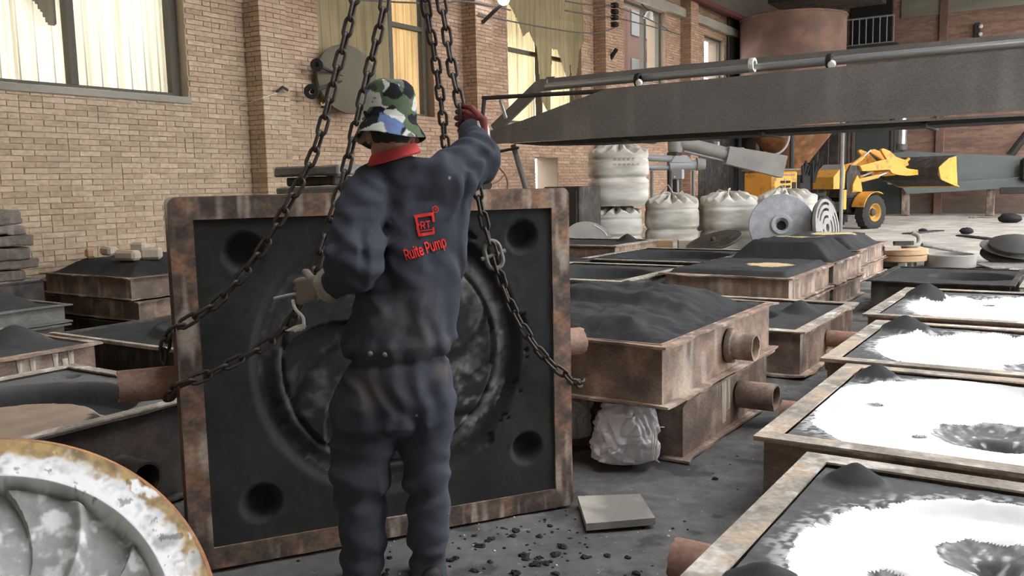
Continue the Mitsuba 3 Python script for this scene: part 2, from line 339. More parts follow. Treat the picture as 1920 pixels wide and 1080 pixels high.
# concrete lintel band over the far openings and the crane rail on it
struct('trim_1', cbox(XL, XL + .16, 18.4, 27.0, 5.72, 5.95, .01), 'concrete')
struct('trim_2', cbox(XL, XL + .42, 18.4, 35.5, 6.25, 7.1, .01), 'soot_plaster')
part('trim_2', 'rail', cbox(XL + .3, XL + .48, 18.4, 35.5, 6.14, 6.26, .01), 'red_line', label='dull red crane rail')

# window frames, corrugated sheets, torn covers
def corr(y0, y1, z0, z1, x, pitch=.19, amp=.022, seed=0):
    ys, xs = [], []; y = y0
    while y < y1:
        for t, a in ((0, 0), (.12, 1), (.28, 1), (.4, 0)):
            if y + t * pitch < y1: ys.append(y + t * pitch); xs.append(a)
        y += pitch
    ys.append(y1); xs.append(0); ys, xs = np.array(ys), np.array(xs) * amp; n = len(ys); zs = np.linspace(z0, z1, 8)
    V = np.vstack([np.c_[x + xs + .006 * np.sin(z * 2 + seed), ys, np.full(n, z)] for z in zs]); F = []
    for r in range(len(zs) - 1):
        for j in range(n - 1): a = r * n + j; F += [[a, a + 1, a + n + 1], [a, a + n + 1, a + n]]
    return trimesh.Trimesh(V, F, process=False)
def wframe(n, o, muls, rails, mat='frame_olive', w=.09):
    y0, y1, z0, z1 = o; x = XL - .2
    b = [box(x - .05, x + .05, y0, y0 + w, z0, z1), box(x - .05, x + .05, y1 - w, y1, z0, z1), box(x - .05, x + .05, y0, y1, z0, z0 + .06), box(x - .05, x + .05, y0, y1, z1 - .06, z1)]
    k = struct(f'window_{n}', cat(b), mat)
    for m in muls: part(k, 'mullion', box(x - .05, x + .06, m - .045, m + .045, z0 + .06, z1 - .06), mat)
    for r in rails: part(k, 'rail', box(x - .04, x + .055, y0 + w, y1 - w, r - .035, r + .035), mat)
    return k
w1 = wframe(1, OPEN[0], [5.72], [], w=.12)
for i, (a, b) in enumerate([(3.42, 4.30), (4.28, 5.14), (5.12, 5.68), (5.76, 6.38), (6.36, 6.98)]): part(w1, 'sheet', corr(a, b, 2.63, 5.54, XL - .26 + .004 * i, seed=i), 'frp_cream')
part('wall_left', 'sill', cbox(XL - .15, XL + .025, 3.3, 7.12, 2.49, 2.575, .008), 'concrete')
w2 = wframe(2, OPEN[1], [11.1], [4.03])
part(w2, 'sheet', corr(11.14, 11.9, 2.63, 4.0, XL - .26, .2), 'frp_gold'); part(w2, 'sheet', corr(11.14, 11.9, 4.06, 5.54, XL - .26, .2), 'frp_gold')
part(w2, 'sheet', corr(9.44, 11.06, 2.63, 5.54, XL - .27, .2), 'frp_gold')
w3 = wframe(3, OPEN[2], [15.72], [4.02])
for a, b in ((14.38, 15.02), (15.0, 15.68), (15.76, 16.5), (16.48, 17.1)): part(w3, 'sheet', corr(a, b, 2.66, 5.54, XL - .26, .17), 'frp_yellow')
w4 = wframe(4, OPEN[3], [20.75], [], w=.08)
part(w4, 'bar', box(XL - .24, XL - .16, 19.38, 20.7, 4.02, 4.1), 'concrete')
w5 = wframe(5, OPEN[4], [], [], w=.05)
def ragged(pts, x, seed, amp=.05, th=.008, mat='tarp', n=26):
    """A hanging torn cloth: an outline in (y, z), its surface waved."""
    P = Polygon(pts).buffer(0); mz = P.bounds; X, Y, F = grid(mz[0], mz[2], mz[1], mz[3], .025); C = np.c_[X, Y]
    import shapely
    keepv = shapely.contains_xy(P.buffer(.02), X + .05 * (N2(X, Y, 6, seed) - .5), Y + .06 * (N2(X, Y, 6, seed + 1) - .5)); keep = keepv[F].all(1)
    xx = x + amp * (N2(X, Y * .3, 3, seed + 2) - .5) * 2; V, F2, u = submesh(np.c_[xx, X, Y], F, keep)
    return trimesh.Trimesh(V, F2, process=False)
def cloth(name, label, pts, x, seed, mat, **k):
    t = thing(name, label, 'torn cloth'); scene[t] = shape(ragged(pts, x, seed, **k), mat, True); return t
cloth('torn_cloth', 'small grey torn scrap of cloth hanging over the bright corrugated window at far left', [(4.95, 5.0), (5.56, 5.0), (5.56, 3.27), (5.48, 3.24), (5.36, 3.42), (5.25, 3.56), (5.10, 3.60), (5.0, 3.8)], XL - .12, 3, 'tarp_dark')
cloth('tarpaulin', 'wide olive tarpaulin covering the left half of the second window', [(9.42, 2.68), (11.02, 2.6), (11.02, 5.5), (9.42, 5.5)], XL - .13, 5, 'tarp', amp=.04)
cloth('torn_cloth', 'ragged olive cloth hanging in points over the third window behind the lamp', [(14.2, 5.5), (17.2, 5.5), (17.2, 4.5), (17.0, 4.25), (16.85, 3.6), (16.75, 3.2), (16.6, 4.0), (16.5, 3.5), (16.1, 4.15), (15.85, 4.15), (15.75, 2.8), (15.45, 3.1), (15.3, 4.1), (15.0, 4.4), (14.75, 4.25), (14.55, 4.55), (14.2, 4.9)], XL + .05, 9, 'tarp', amp=.06)

# a brick building across the yard, seen through the fourth opening
b = thing('brick_building', 'red brick building outside seen through the unglazed fourth opening', 'building')
scene[b + '__wall'] = shape(box(-21.5, -17.5, 36.3, 45.0, 0, 13), 'far_brick'); part(b, 'roof', hull([(-21.8, 36.1, 13), (-17.2, 36.1, 13), (-21.8, 44.1, 13), (-17.2, 44.1, 13), (-19.5, 36.1, 14.5), (-19.5, 44.1, 14.5)]), 'steel_mid')
for zz in (5.6, 7.9, 10.2):
    for yy in (36.6, 38.1, 39.6, 41.1, 42.6): part(b, 'window', cbox(-17.53, -17.44, yy, yy + .8, zz, zz + 1.3, .02), 'steel_dark')
part(b, 'awning', hull([(-17.5, 38.4, 7.6), (-17.5, 43.9, 7.6), (-16.4, 38.4, 6.9), (-16.4, 43.9, 6.9), (-16.4, 38.4, 6.5), (-16.4, 43.9, 6.5), (-17.5, 38.4, 7.0), (-17.5, 43.9, 7.0)]), 'steel_dark')

# back wall: band, recessed door, hatch with railing
struct('trim_3', box(-6.2, 6, YB - .07, YB, 7.2, 7.85), 'plaster_olive')
struct('door_1', cbox(-7.7, -6.0, YB - .09, YB + .01, 0, 3.4, .02), 'door_green')
part('door_1', 'frame', cat(box(-7.82, -7.7, YB - .12, YB, 0, 3.5), box(-6.0, -5.88, YB - .12, YB, 0, 3.5), box(-7.82, -5.88, YB - .12, YB, 3.4, 3.52)), 'steel_mid')
struct('door_2', cbox(-8.0, -6.5, YB - .08, YB + .01, 6.2, 7.95, .02), 'rubber_black')
rl = thing('railing', 'pale metal balcony railing in front of the dark upper doorway', 'railing')
scene[rl + '__top_rail'] = shape(tube([(-8.3, YB - .7, 7.25), (-6.3, YB - .7, 7.25)], .035), 'machine_light')
part(rl, 'bottom_rail', tube([(-8.3, YB - .7, 6.3), (-6.3, YB - .7, 6.3)], .03), 'machine_light')
for i in range(9): part(rl, 'bar', tube([(-8.25 + i * .24, YB - .7, 6.25), (-8.25 + i * .24, YB - .7, 7.25)], .022, 6), 'machine_light')
part(rl, 'landing', cbox(-8.4, -6.2, YB - .85, YB, 6.1, 6.25), 'steel_dark')
# ------------------------------------------------------------------ moulding boxes (flasks) and their sand
def flask_steel(x0, x1, y0, y1, z0, z1, lip=.045, th=.014, bottom_lip=True, ragged=0.0):
    ms = [box(x0, x1, y0, y0 + th, z0, z1), box(x0, x1, y1 - th, y1, z0, z1), box(x0, x0 + th, y0, y1, z0, z1), box(x1 - th, x1, y0, y1, z0, z1)]
    def lipring(z, t):
        outer = np.array([(x0 - lip, y0 - lip), (x1 + lip, y0 - lip), (x1 + lip, y1 + lip), (x0 - lip, y1 + lip)]); pts = []
        for a, b in zip(outer, np.roll(outer, -1, 0)):
            for s in np.linspace(0, 1, 14)[:-1]: pts.append(a + (b - a) * s + (rng.random(2) - .5) * ragged)
        P = Polygon(pts).difference(sbox(x0 + .002, y0 + .002, x1 - .002, y1 - .002)); m = extr(P, t); m.apply_translation((0, 0, z)); v = m.vertices.copy()
        v[:, 2] += (nfbm(v * 6, 2, 5) - .5) * ragged * 1.2; m.vertices = v; return m
    ms.append(lipring(z1 - .012, .012))
    if bottom_lip: ms.append(lipring(z0, .012))
    return cat(ms)
DARK = np.array([.033, .034, .035]); DUSTY = np.array([.115, .115, .115])
def sand_mesh(x0, x1, y0, y1, z1, hf, step=.02, colf=None, dusty=0.0):
    X, Y, F = grid(x0, x1, y0, y1, step); Z = z1 + hf(X, Y) + .008 * (N2(X, Y, 9, 1) - .5) + .007 * (N2(X, Y, 40, 2, 2) - .5)
    n = N2(X, Y, 5, 3); f = N2(X, Y, 30, 4, 3); c = lerp(DARK, DUSTY, np.clip(dusty + .35 * (n - .5), 0, 2.6)) * (.72 + .56 * f)[:, None]
    sp = N2(X, Y, 75, 11, 2); c = np.where((sp > .86)[:, None], lerp(c, np.full_like(c, .45), np.full(len(c), .6)), c)
    if colf is not None: c = colf(X, Y, c)
    return np.c_[X, Y, Z], F, c
def dome(X, Y, cx, cy, r, h): d = np.hypot(X - cx, Y - cy) / r; return h * np.clip(1.12 - d, 0, 1) ** .9 * (d < 1.12)
def pit(X, Y, cx, cy, r, h, e=.05): d = np.hypot(X - cx, Y - cy); return -h * sstep(r + e * .3, r - e, d)
def trunnion(parent, p0, d, L=.2, r=.075, mat='rust', base=True, ragged=.004):
    p0 = np.asarray(p0, float); d = np.asarray(d, float)
    k = part(parent, 'trunnion', pipe(p0, p0 + d * L, r, .012, 28, ragged), mat, 40)
    if base: part(k, 'collar', place_z(lathe([(0, 0), (r * 1.28, 0), (r * 1.28, .03), (r, .034)], 28), d, p0), mat, 40)
    return k
def flask(name, label, x0, x1, y0, y1, z0, z1, hf=None, mat='rust', step=.025, dusty=.1, colf=None, group=None, lip=.045, ragged=.01, coat=None, rim=None, fill=-.012, blip=True):
    t = thing(name, label, 'mould box', group)
    part(t, 'flask', flask_steel(x0, x1, y0, y1, z0, z1, lip, .014, blip, ragged), mat)
    if rim:                                     # dusty steel rim plate on top
        P = sbox(x0 - lip, y0 - lip, x1 + lip, y1 + lip).difference(sbox(x0 + rim, y0 + rim, x1 - rim, y1 - rim)); m = extr(P, .008); m.apply_translation((0, 0, z1)); part(t, 'rim', m, 'rim_dusty')
    if hf is not None:
        e = rim or .012; V, F, c = sand_mesh(x0 + e, x1 - e, y0 + e, y1 - e, z1 + fill, hf, step, colf, dusty)
        if coat is None: part(t, 'sand', trimesh.Trimesh(V, F, process=False), 'sand', True, label='black moulding sand', color=c)
        else:
            m = coat(V[:, 0], V[:, 1]); fm = m[F].mean(1) > .5
            rest = F[~fm]; cc = sorted(trimesh.graph.connected_components(trimesh.Trimesh(V, rest, process=False).face_adjacency, nodes=np.arange(len(rest))), key=len, reverse=True); big = [cc[0]] + [q for q in cc[1:] if len(q) > 160]
            tiny = np.concatenate([q for q in cc[1:] if len(q) <= 160] + [np.zeros(0, int)]).astype(int)
            for bi, q in enumerate(big):
                V1, F1, u1 = submesh(V, rest, q); part(t, 'sand', trimesh.Trimesh(V1, F1, process=False), 'sand', True, label='grey moulding sand flecked with white', color=c[u1])
            if len(tiny): V1, F1, u1 = submesh(V, rest, tiny); part(t, 'sand_specks', trimesh.Trimesh(V1, F1, process=False), 'sand', True, stuff=True, color=c[u1])
            V2, F2, u2 = submesh(V, F, fm); w = lerp(np.array([.93, .93, .92]), np.array([.72, .70, .66]), np.clip(1.6 * (N2(V2[:, 0], V2[:, 1], 8, 21) - .55), 0, 1))
            part(t, 'coating', trimesh.Trimesh(V2 + [0, 0, .001], F2, process=False), 'coat', True, label='white mould coating', color=w)
    return t

# the row on the right: wide open moulds with white coating
def right_mould(label, x0, x1, y0, y1, z1, domes, cx, cy, R, hub, knobs=(), step=.0095, seed=0, pits=(), dusty=.95, rim=.06, grow=0.0):
    def hf(X, Y):
        d = np.hypot(X - cx, Y - cy); h = -.05 * sstep(R * 1.02, R * .9, d)
        h += pit(X, Y, hub[0], hub[1], hub[2], .05, .12) + pit(X, Y, hub[0] + .02, hub[1], hub[2] * .4, .06, .05)
        for a in domes: h = h + dome(X, Y, *a)
        for a in pits: h = h + pit(X, Y, *a)
        return h
    def coat(X, Y):
        d = np.hypot(X - cx, (Y - cy)) + .13 * (N2(X, Y, 5, seed) - .5) + .045 * (N2(X, Y, 30, seed + 1, 3) - .5); hb = np.hypot(X - hub[0], Y - hub[1]) + .08 * (N2(X, Y, 7, seed + 2) - .5) + .04 * (N2(X, Y, 30, seed + 3, 3) - .5)
        m = (d < R + grow) & (hb > hub[2] * .95)
        for a in pits: m &= np.hypot(X - a[0], Y - a[1]) > a[2]
        m |= (N2(X, Y, 60, seed + 5, 2) > .80 - .05 * sstep(R + .35, R, d)) & (hb > hub[2] * .6)
        for a in domes: m &= np.hypot(X - a[0], Y - a[1]) > a[2] * .9
        return m.astype(float)
    def colf(X, Y, c):
        d = np.hypot(X - cx, (Y - cy)) + .13 * (N2(X, Y, 5, seed) - .5); hb = np.hypot(X - hub[0], Y - hub[1]); fl = N2(X, Y, 48, seed + 7, 3)
        k = sstep(.12, .0, d - R - grow) * sstep(.52, .66, fl + .10 * sstep(.10, .0, d - R - grow)); c = lerp(c, np.full_like(c, .55), .8 * k)
        h = sstep(hub[2] * 1.1, hub[2] * .7, hb); c = lerp(c, np.full_like(c, .20), .8 * h); c = lerp(c, np.full_like(c, .06), sstep(hub[2] * .5, hub[2] * .3, hb) * .8); c = lerp(c, np.full_like(c, .7), h * sstep(.58, .68, fl))
        for a in domes: c = lerp(c, np.tile(DARK * 1.5, (len(c), 1)), sstep(a[2] * 1.08, a[2] * .85, np.hypot(X - a[0], Y - a[1])))
        return c
    return flask('moulding_box', label, x0, x1, y0, y1, 0.0, z1, hf, 'rust', step, dusty, colf, 'coated moulds in the right row', .035, .006, coat, rim)
ZT = .35
rm1 = right_mould('nearest white-coated square mould of the right row, with two sand cones along its left rim', -.85, .62, 1.90, 3.38, ZT, [(-.66, 3.20, .10, .07), (-.68, 2.22, .12, .07)], -.10, 2.62, .60, (-.19, 2.88, .17), seed=31, pits=[(-.44, 2.58, .05, .07)])
rm2 = right_mould('white-coated mould second from the front of the right row, coating reaching its front rim', -1.10, .66, 3.56, 5.17, ZT, [(-.93, 4.98, .11, .075)], -.22, 4.32, .80, (-.31, 4.27, .25), seed=41, pits=[(-.585, 4.10, .03, .06), (-.86, 4.58, .04, .04)], grow=.06)
rm3 = right_mould('white-coated mould third from the front of the right row, between its two neighbours', -1.27, .5, 5.32, 6.88, ZT, [(-1.06, 6.66, .17, .10)], -.35, 6.05, .78, (-.15, 5.85, .26), seed=51, step=.016, pits=[(-.95, 5.68, .07, .05)])
rm4 = right_mould('farthest white-coated mould of the right row, a tall black sand cone at its far corner', -1.42, .35, 7.20, 9.05, ZT, [(-1.20, 8.55, .18, .13)], -.42, 8.05, .85, (-.3, 7.45, .3), seed=61, step=.02, pits=[(-.72, 8.6, .06, .05), (-1.1, 7.5, .07, .05)])
trunnion(rm1, (-.88, 2.62, .17), (-1, 0, 0), .22, .075, 'rust_pink')
trunnion(rm2, (-1.13, 4.62, .17), (-1, 0, 0), .20, .075, 'rust_pink')
trunnion(rm3, (-1.30, 6.2, .17), (-1, 0, 0), .18, .075, 'rust_pink')

def heap(x0, x1, y0, y1, H, slope, seed=0, extra=None):
    def hf(X, Y):
        e = np.minimum(np.minimum(X - x0, x1 - X), np.minimum(Y - y0, y1 - Y)); h = H * sstep(0, slope, e) * (.9 + .25 * (N2(X, Y, 3, seed) - .5)) + .03 * (N2(X, Y, 12, seed + 1) - .5) * sstep(0, .1, e)
        return h + (extra(X, Y) if extra else 0)
    return hf
CG = 'stacked rusty moulding boxes in the middle'
# central stack
lo = flask('moulding_box', 'lower rusty box of the near central stack, white streak on its side, sack in front', -3.05, -1.69, 4.12, 5.5, 0, .335, lambda X, Y: .0 * X, 'rust', .04, .1, group=CG, ragged=.02)
up = flask('moulding_box', 'upper rusty box of the near central stack, heaped with black sand, open pipe on side', -3.12, -1.65, 3.77, 5.41, .365, .66, heap(-3.10, -1.665, 3.79, 5.39, .15, .40, 5, lambda X, Y: .06 * (N2(X, Y, 7, 18) - .5) + .03 * (N2(X, Y, 22, 19) - .5) - .06 * sstep(.05, -.05, Y - 4.6 + .2 * (N2(X, Y, 4, 8) - .5)) * sstep(0, .4, -1.66 - X)), 'rust', .016, .18, group=CG, ragged=.02)
trunnion(up, (-1.64, 4.66, .51), (1, 0, 0), .15, .075, 'rust', ragged=.002)
trunnion(lo, (-1.68, 4.95, .17), (1, 0, 0), .22, .08, 'rust', base=False)
for px in (4.35, 4.6, 4.72, 4.9):
    k = N3(np.array([[px, 1, 2]]), 3)[0]
part(lo, 'clod', cat([moved(trimesh.creation.icosphere(1, r), np.diag([1, 1, .6, 1])) .apply_translation((-1.585, y, .36)) or None for y, r in ()]) if False else cat([trimesh.creation.icosphere(1, r).apply_transform(T4) for r, T4 in ((.022, trimesh.transformations.translation_matrix((-1.665, 4.55, .348))), (.028, trimesh.transformations.translation_matrix((-1.662, 4.75, .35))))]), 'rubber_black', stuff=True, label='black sand clods')
bx = flask('moulding_box', 'single rusty box beside the near central stack, flat black sand with a small sand cone', -3.0, -1.69, 6.28, 7.92, 0, .33, lambda X, Y: dome(X, Y, -1.98, 7.35, .14, .10) + pit(X, Y, -2.45, 7.0, .36, .06), 'rust', .022, .25, group=CG, ragged=.03, rim=.05)
trunnion(bx, (-1.68, 7.03, .17), (1, 0, 0), .32, .065, 'rust_pink', base=False)
c1 = flask('moulding_box', 'lower box of the middle central stack, mostly hidden', -3.6, -2.33, 8.3, 9.8, 0, .232, None, 'rust', group=CG, ragged=.02)
def light_patch(cx, cy, rx, ry, col=(.62, .48, .27)):
    return lambda X, Y, c: lerp(c, np.tile(col, (len(c), 1)), (np.hypot((X - cx) / rx, (Y - cy) / ry) + .5 * (N2(X, Y, 9, 3) - .5) < 1) * (.6 + .4 * N2(X, Y, 14, 5)))
c2 = flask('moulding_box', 'upper box of the middle central stack, sand slab with a tan oval patch', -3.58, -2.34, 8.27, 9.78, .25, .49, heap(-3.58, -2.34, 8.27, 9.78, .07, .08, 12), 'rust', .03, .2, light_patch(-2.75, 9.05, .24, .2), CG, ragged=.03)
d1 = flask('moulding_box', 'lower box of the central stack with the steep black sand heap', -3.6, -2.33, 9.95, 11.3, 0, .232, None, 'rust', group=CG, ragged=.02)
d2 = flask('moulding_box', 'upper box of the central stack with the steep black sand heap', -3.6, -2.33, 9.93, 11.3, .25, .49, heap(-3.58, -2.34, 9.95, 11.28, .25, .30, 15), 'rust', .03, .1, light_patch(-2.95, 10.9, .3, .1), CG, ragged=.03)
e1 = flask('moulding_box', 'lower box of the farthest central stack, next to the wooden rings', -4.0, -2.62, 12.5, 14.3, 0, .198, None, 'rust', group=CG, ragged=.02)
e2 = flask('moulding_box', 'upper box of the farthest central stack, black sand with tan patch by the wooden rings', -4.0, -2.62, 12.5, 14.3, .215, .43, heap(-3.98, -2.64, 12.52, 14.28, .19, .3, 18), 'rust', .04, .15, light_patch(-3.2, 13.6, .3, .35), CG, ragged=.03)
# behind the standing mould, left of those stacks
g1 = flask('moulding_box', 'grey-rimmed mould with a wide oval hollow right of the standing mould', -5.2, -3.72, 7.55, 9.2, .0, .47, lambda X, Y: pit(X, Y, -4.4, 8.3, .58, .12, .05), 'iron_grey', .03, .35, group=CG, rim=.05)
g2 = flask('moulding_box', 'low dark mould with a broad round hollow in front of the leaning dark disc', -5.6, -3.9, 10.2, 12.2, .0, .42, lambda X, Y: pit(X, Y, -4.7, 11.2, .74, .1, .05), 'iron_dark', .035, .25, group=CG, rim=.04)
g3 = flask('moulding_box', 'rust-brown box with small dark sand cones in front of the stacked bulk bags', -8.0, -5.72, 11.4, 12.9, .0, .50, lambda X, Y: dome(X, Y, -7.4, 11.7, .16, .12) + dome(X, Y, -6.7, 11.6, .16, .12) + dome(X, Y, -6.1, 12.6, .16, .12), 'rust', .035, .2, group=CG, rim=.08)
g4 = flask('moulding_box', 'dark sand-filled box at the right edge of the standing mould', -6.9, -5.40, 8.6, 10.05, .0, .44, heap(-6.9, -5.40, 8.6, 10.05, .1, .3, 25), 'iron_dark', .03, .1, group=CG)
# right, behind the coated row
k5 = flask('moulding_box', 'dark low mould with a round hollow behind the coated right row', -1.88, -.62, 9.65, 11.25, 0, .35, lambda X, Y: pit(X, Y, -1.02, 10.5, .40, .1, .05), 'iron_dark', .025, .3, group='dark moulds behind the right row')
k6 = flask('moulding_box', 'weathered grey mould at the right picture edge beside the dark low mould', -.50, .9, 9.7, 11.2, 0, .33, lambda X, Y: pit(X, Y, .3, 10.4, .35, .08, .05), 'iron_grey', .04, .4, group='dark moulds behind the right row', rim=.06)

# left side
LG = 'moulding boxes along the brick wall on the left'
L1 = flask('moulding_box', 'lower box of the left stack against the brick wall, tan patch on its side', -9.1, -7.72, 5.10, 6.7, .17, .365, None, 'rust', group=LG, ragged=.02)
L2 = flask('moulding_box', 'upper box of the left stack against the wall, black sand heap carrying pale blocks', -9.25, -7.75, 5.05, 6.75, .385, .60, heap(-9.25, -7.75, 5.05, 6.75, .16, .32, 35), 'rust', .03, .05, group=LG, ragged=.03)
L0 = flask('moulding_box', 'lowest box of the left stack against the wall, in deep shade', -9.1, -7.72, 5.10, 6.7, .0, .15, None, 'iron_dark', group=LG)
for i, (px, py, s, m) in enumerate([(170, 482, (.10, .05, .055), 'wood_orange'), (205, 477, (.13, .06, .05), 'pale_stone'), (240, 486, (.15, .06, .05), 'pale_stone'), (262, 472, (.09, .06, .06), 'pale_stone'), (285, 484, (.10, .06, .06), 'pale_stone')]):
    x, y = atz(px, py, .745)[:2]
    t = thing('core_block', ['small orange-brown block, leftmost on the left sand heap', 'grey pale block second from left on the left sand heap', 'longest pale rounded block lying on the left sand heap', 'small grey block farthest back on the left sand heap', 'cream block nearest the standing mould on the left sand heap'][i], 'block', 'pale blocks on the left sand heap')
    scene[t] = shape(moved(cbox(-s[0], s[0], -s[1], s[1], -s[2], s[2], .025), trimesh.transformations.compose_matrix(angles=(0, 0, .3 * i - .5), translate=(x, y, .60 + .135 + s[2]))), m, 30)
L3 = flask('moulding_box', 'dark mould with light front rim and a raised round disc, left of the standing mould', -6.2, -4.3, 3.46, 5.0, 0, .42, lambda X, Y: -pit(X, Y, -5.25, 4.3, .62, .05, .02), 'iron_dark', .03, .05, group=LG)
part(L3, 'edge_strip', cbox(-6.25, -4.25, 3.40, 3.44, .405, .43, .004), 'rim_dusty', label='worn light steel edge')
L4b = flask('moulding_box', 'lower box under the rusty box with white drips at far left', -7.0, -5.30, 1.6, 3.16, 0, .19, None, 'iron_dark', group=LG)
L4 = flask('moulding_box', 'rusty box with white drips at the far left edge, sand cone on top', -7.0, -5.32, 1.55, 3.18, .2, .47, lambda X, Y: dome(X, Y, -5.85, 2.95, .2, .12) + pit(X, Y, -6.2, 2.35, .45, .05, .04), 'rust', .025, .35, light_patch(-6.1, 2.45, .3, .3, (.4, .33, .29)), LG, ragged=.03)
trunnion(L4, (-5.31, 2.3, .33), (1, 0, 0), .18, .075, 'iron_dark')
drip = [(3.02, .45, .2), (2.92, .45, .12), (2.78, .45, .16), (2.98, .40, .1), (2.70, .45, .1)]
part(L4, 'drip', cat([hull([(-5.316, y - .02, z), (-5.316, y + .02, z), (-5.316, y + .012, z - l), (-5.316, y - .008, z - l), (-5.31, y, z - .02), (-5.312, y, z - l * .8)]) for y, z, l in drip]), 'pale_stone', label='white drips down the side', stuff=True)
part(lo, 'flap', hull([(-1.66, 4.07, .325), (-1.86, 4.07, .325), (-1.70, 4.045, .235), (-1.80, 4.045, .255), (-1.64, 4.06, .33), (-1.69, 4.04, .24)]), 'rust', label='bent torn corner of the flange')
part(lo, 'drip', cat([hull([(-1.689, y - w, z), (-1.689, y + w, z), (-1.689, y + w * .9, z - l), (-1.689, y - w * .6, z - l), (-1.683, y, z - .02), (-1.684, y, z - l * .85)]) for y, z, l, w in [(4.72, .31, .26, .04), (4.80, .31, .2, .025), (4.65, .31, .1, .012)]]), 'pale_stone', label='white streak down the side', stuff=True)
L5b = flask('moulding_box', 'lower grey box under the sand mound at the left picture edge', -8.7, -7.02, 2.3, 3.95, .0, .36, None, 'iron_grey', group=LG)
L5 = flask('moulding_box', 'upper grey box at the left picture edge with a sand mound and thin pale sheets', -8.7, -7.05, 2.3, 3.98, .37, .52, lambda X, Y: dome(X, Y, -7.75, 3.55, .45, .16), 'iron_grey', .03, .2, group=LG)
for i, (x, y, z, r, lab) in enumerate([(-7.75, 3.42, .72, .2, 'larger thin pale sheet lying on the left sand mound'), (-7.55, 3.12, .64, -.3, 'smaller thin pale sheet at the left edge on the sand mound')]):
    t = thing('thin_sheet', lab, 'sheet', 'thin pale sheets'); scene[t] = shape(moved(cbox(-.28, .28, -.2, .2, -.006, .006, .003), trimesh.transformations.compose_matrix(angles=(.12, .1, r), translate=(x, y, z))), 'pale_stone')
# stack of rough slabs by the wall at the picture's left edge
SL = [(.50, .60, .46), (.62, .13, .43), (.755, .11, .62), (.87, .15, .44), (1.025, .14, .62), (1.17, .12, .46), (1.295, .19, .30)]
for i, (z, h, w) in enumerate(SL[1:]):
    lab = ['lowest slab of the rough stack at the left picture edge', 'second slab from the bottom of the rough stack at the left edge', 'third slab from the bottom of the rough stack at the left edge', 'wide fourth slab of the rough stack at the left edge', 'fifth slab of the rough stack at the left edge', 'narrow topmost slab of the rough stack at the left edge'][i]
    t = thing('rough_slab', lab, 'slab', 'stack of rough slabs at the left edge'); z = .60 + (z - .62) * .80; h *= .80; m = cbox(-.30, .34, -w / 2, w / 2, 0, h - .008, .012); v = m.subdivide().subdivide().vertices; mm = m.subdivide().subdivide(); mm.vertices = v + (nfbm(v * 7 + i * 9, 3)[:, None] - .5) * .05
    scene[t] = shape(moved(mm, trimesh.transformations.compose_matrix(angles=(0, 0, .15 * (i % 3 - 1)), translate=(-9.0, 4.36, z))), 'slab_stone', 25)
t = thing('support_box', 'dark steel box carrying the rough slab stack at the left edge', 'box'); scene[t + '__shell'] = shape(flask_steel(-9.35, -8.66, 4.04, 4.7, 0, .58, .02), 'iron_dark'); part(t, 'cover', cbox(-9.33, -8.68, 4.06, 4.68, .565, .596, .005), 'iron_grey')
# the round mould in its square flask, left foreground
def ringh(X, Y):
    d = np.hypot(X + 4.14, Y - 2.02); return -.11 * sstep(.58, .54, d) + .05 * sstep(.42, .36, d) + pit(X, Y, -4.60, 2.58, .06, .05, .03)
def ringc(X, Y, c):
    d = np.hypot(X + 4.14, Y - 2.02); a = np.arctan2(Y - 2.02, X + 4.14); inside = d < .45 - .10 * np.abs(np.sin(a * 3 + d * 6)); c = lerp(c, np.tile((.16, .155, .15), (len(c), 1)), sstep(.55, .58, d) * .8)
    return lerp(c, np.tile((.36, .27, .2), (len(c), 1)), inside * (.55 + .45 * N2(X, Y, 10, 2)))
RM = flask('moulding_box', 'dark mould with a round coated hollow behind the white disc at the lower left', -4.78, -3.53, .75, 2.70, .0, .45, ringh, 'iron_dark', .018, .15, ringc, LG, rim=.02, blip=True)
trunnion(RM, (-3.52, 2.18, .2), (1, 0, 0), .19, .075, 'iron_dark', base=False)
# ------------------------------------------------------------------ the standing mould that is being lifted
BL, BR = np.array([-2.747, 1.955, 0.0]), np.array([-1.863, 3.299, 0.0])
SW, SH, SD = 1.60, 1.40, .36
su = (BR - BL) / np.linalg.norm(BR - BL); sn = np.array([su[1], -su[0], 0.0]); SM = mat4(su, [0, 0, 1], sn, BL)       # local: u across, v up, w towards the worker
def onface(px, py, w=0.0):
    d = ray(px, py); t = ((BL + sn * w - CAM) @ sn) / (d @ sn); return CAM + d * t
S = thing('standing_mould', 'large square rusty-framed mould standing on edge before the worker, round impression in black sand', 'mould box')
def rr(x0, y0, x1, y1, r): return sbox(x0 + r, y0 + r, x1 - r, y1 - r).buffer(r, 6)
FR = .083
fr2 = rr(0, 0, SW, SH, .03).difference(sbox(FR, FR, SW - FR, SH - FR)); fm = extr(fr2, .03); fm.apply_translation((0, 0, -.03))
tri = fm.subdivide_to_size(.05); tri.vertices = tri.vertices + np.c_[np.zeros((len(tri.vertices), 2)), .010 * (nfbm(tri.vertices * 9, 3) - .5)]
part(S, 'frame', moved(tri, SM), 'rust_frame', 35, label='rusty scaled steel frame')
body = [box(.035, .05, .035, SH - .035, -SD, -.028), box(SW - .05, SW - .035, .035, SH - .035, -SD, -.028), box(.035, SW - .035, .035, .05, -SD, -.028), box(.035, SW - .035, SH - .05, SH - .035, -SD, -.028)]
bk = rr(0, 0, SW, SH, .03).difference(sbox(FR, FR, SW - FR, SH - FR)); bm = extr(bk, .014); bm.apply_translation((0, 0, -SD)); body.append(bm)
part(S, 'box', moved(cat(body), SM), 'rust'); part(S, 'back_sand', moved(box(.05, SW - .05, .05, SH - .05, -SD + .03, -.14), SM), 'iron_dark')
SC = (.81, .745)
U, V, F = grid(FR - .004, SW - FR + .004, FR - .004, SH - FR + .004, .0085)
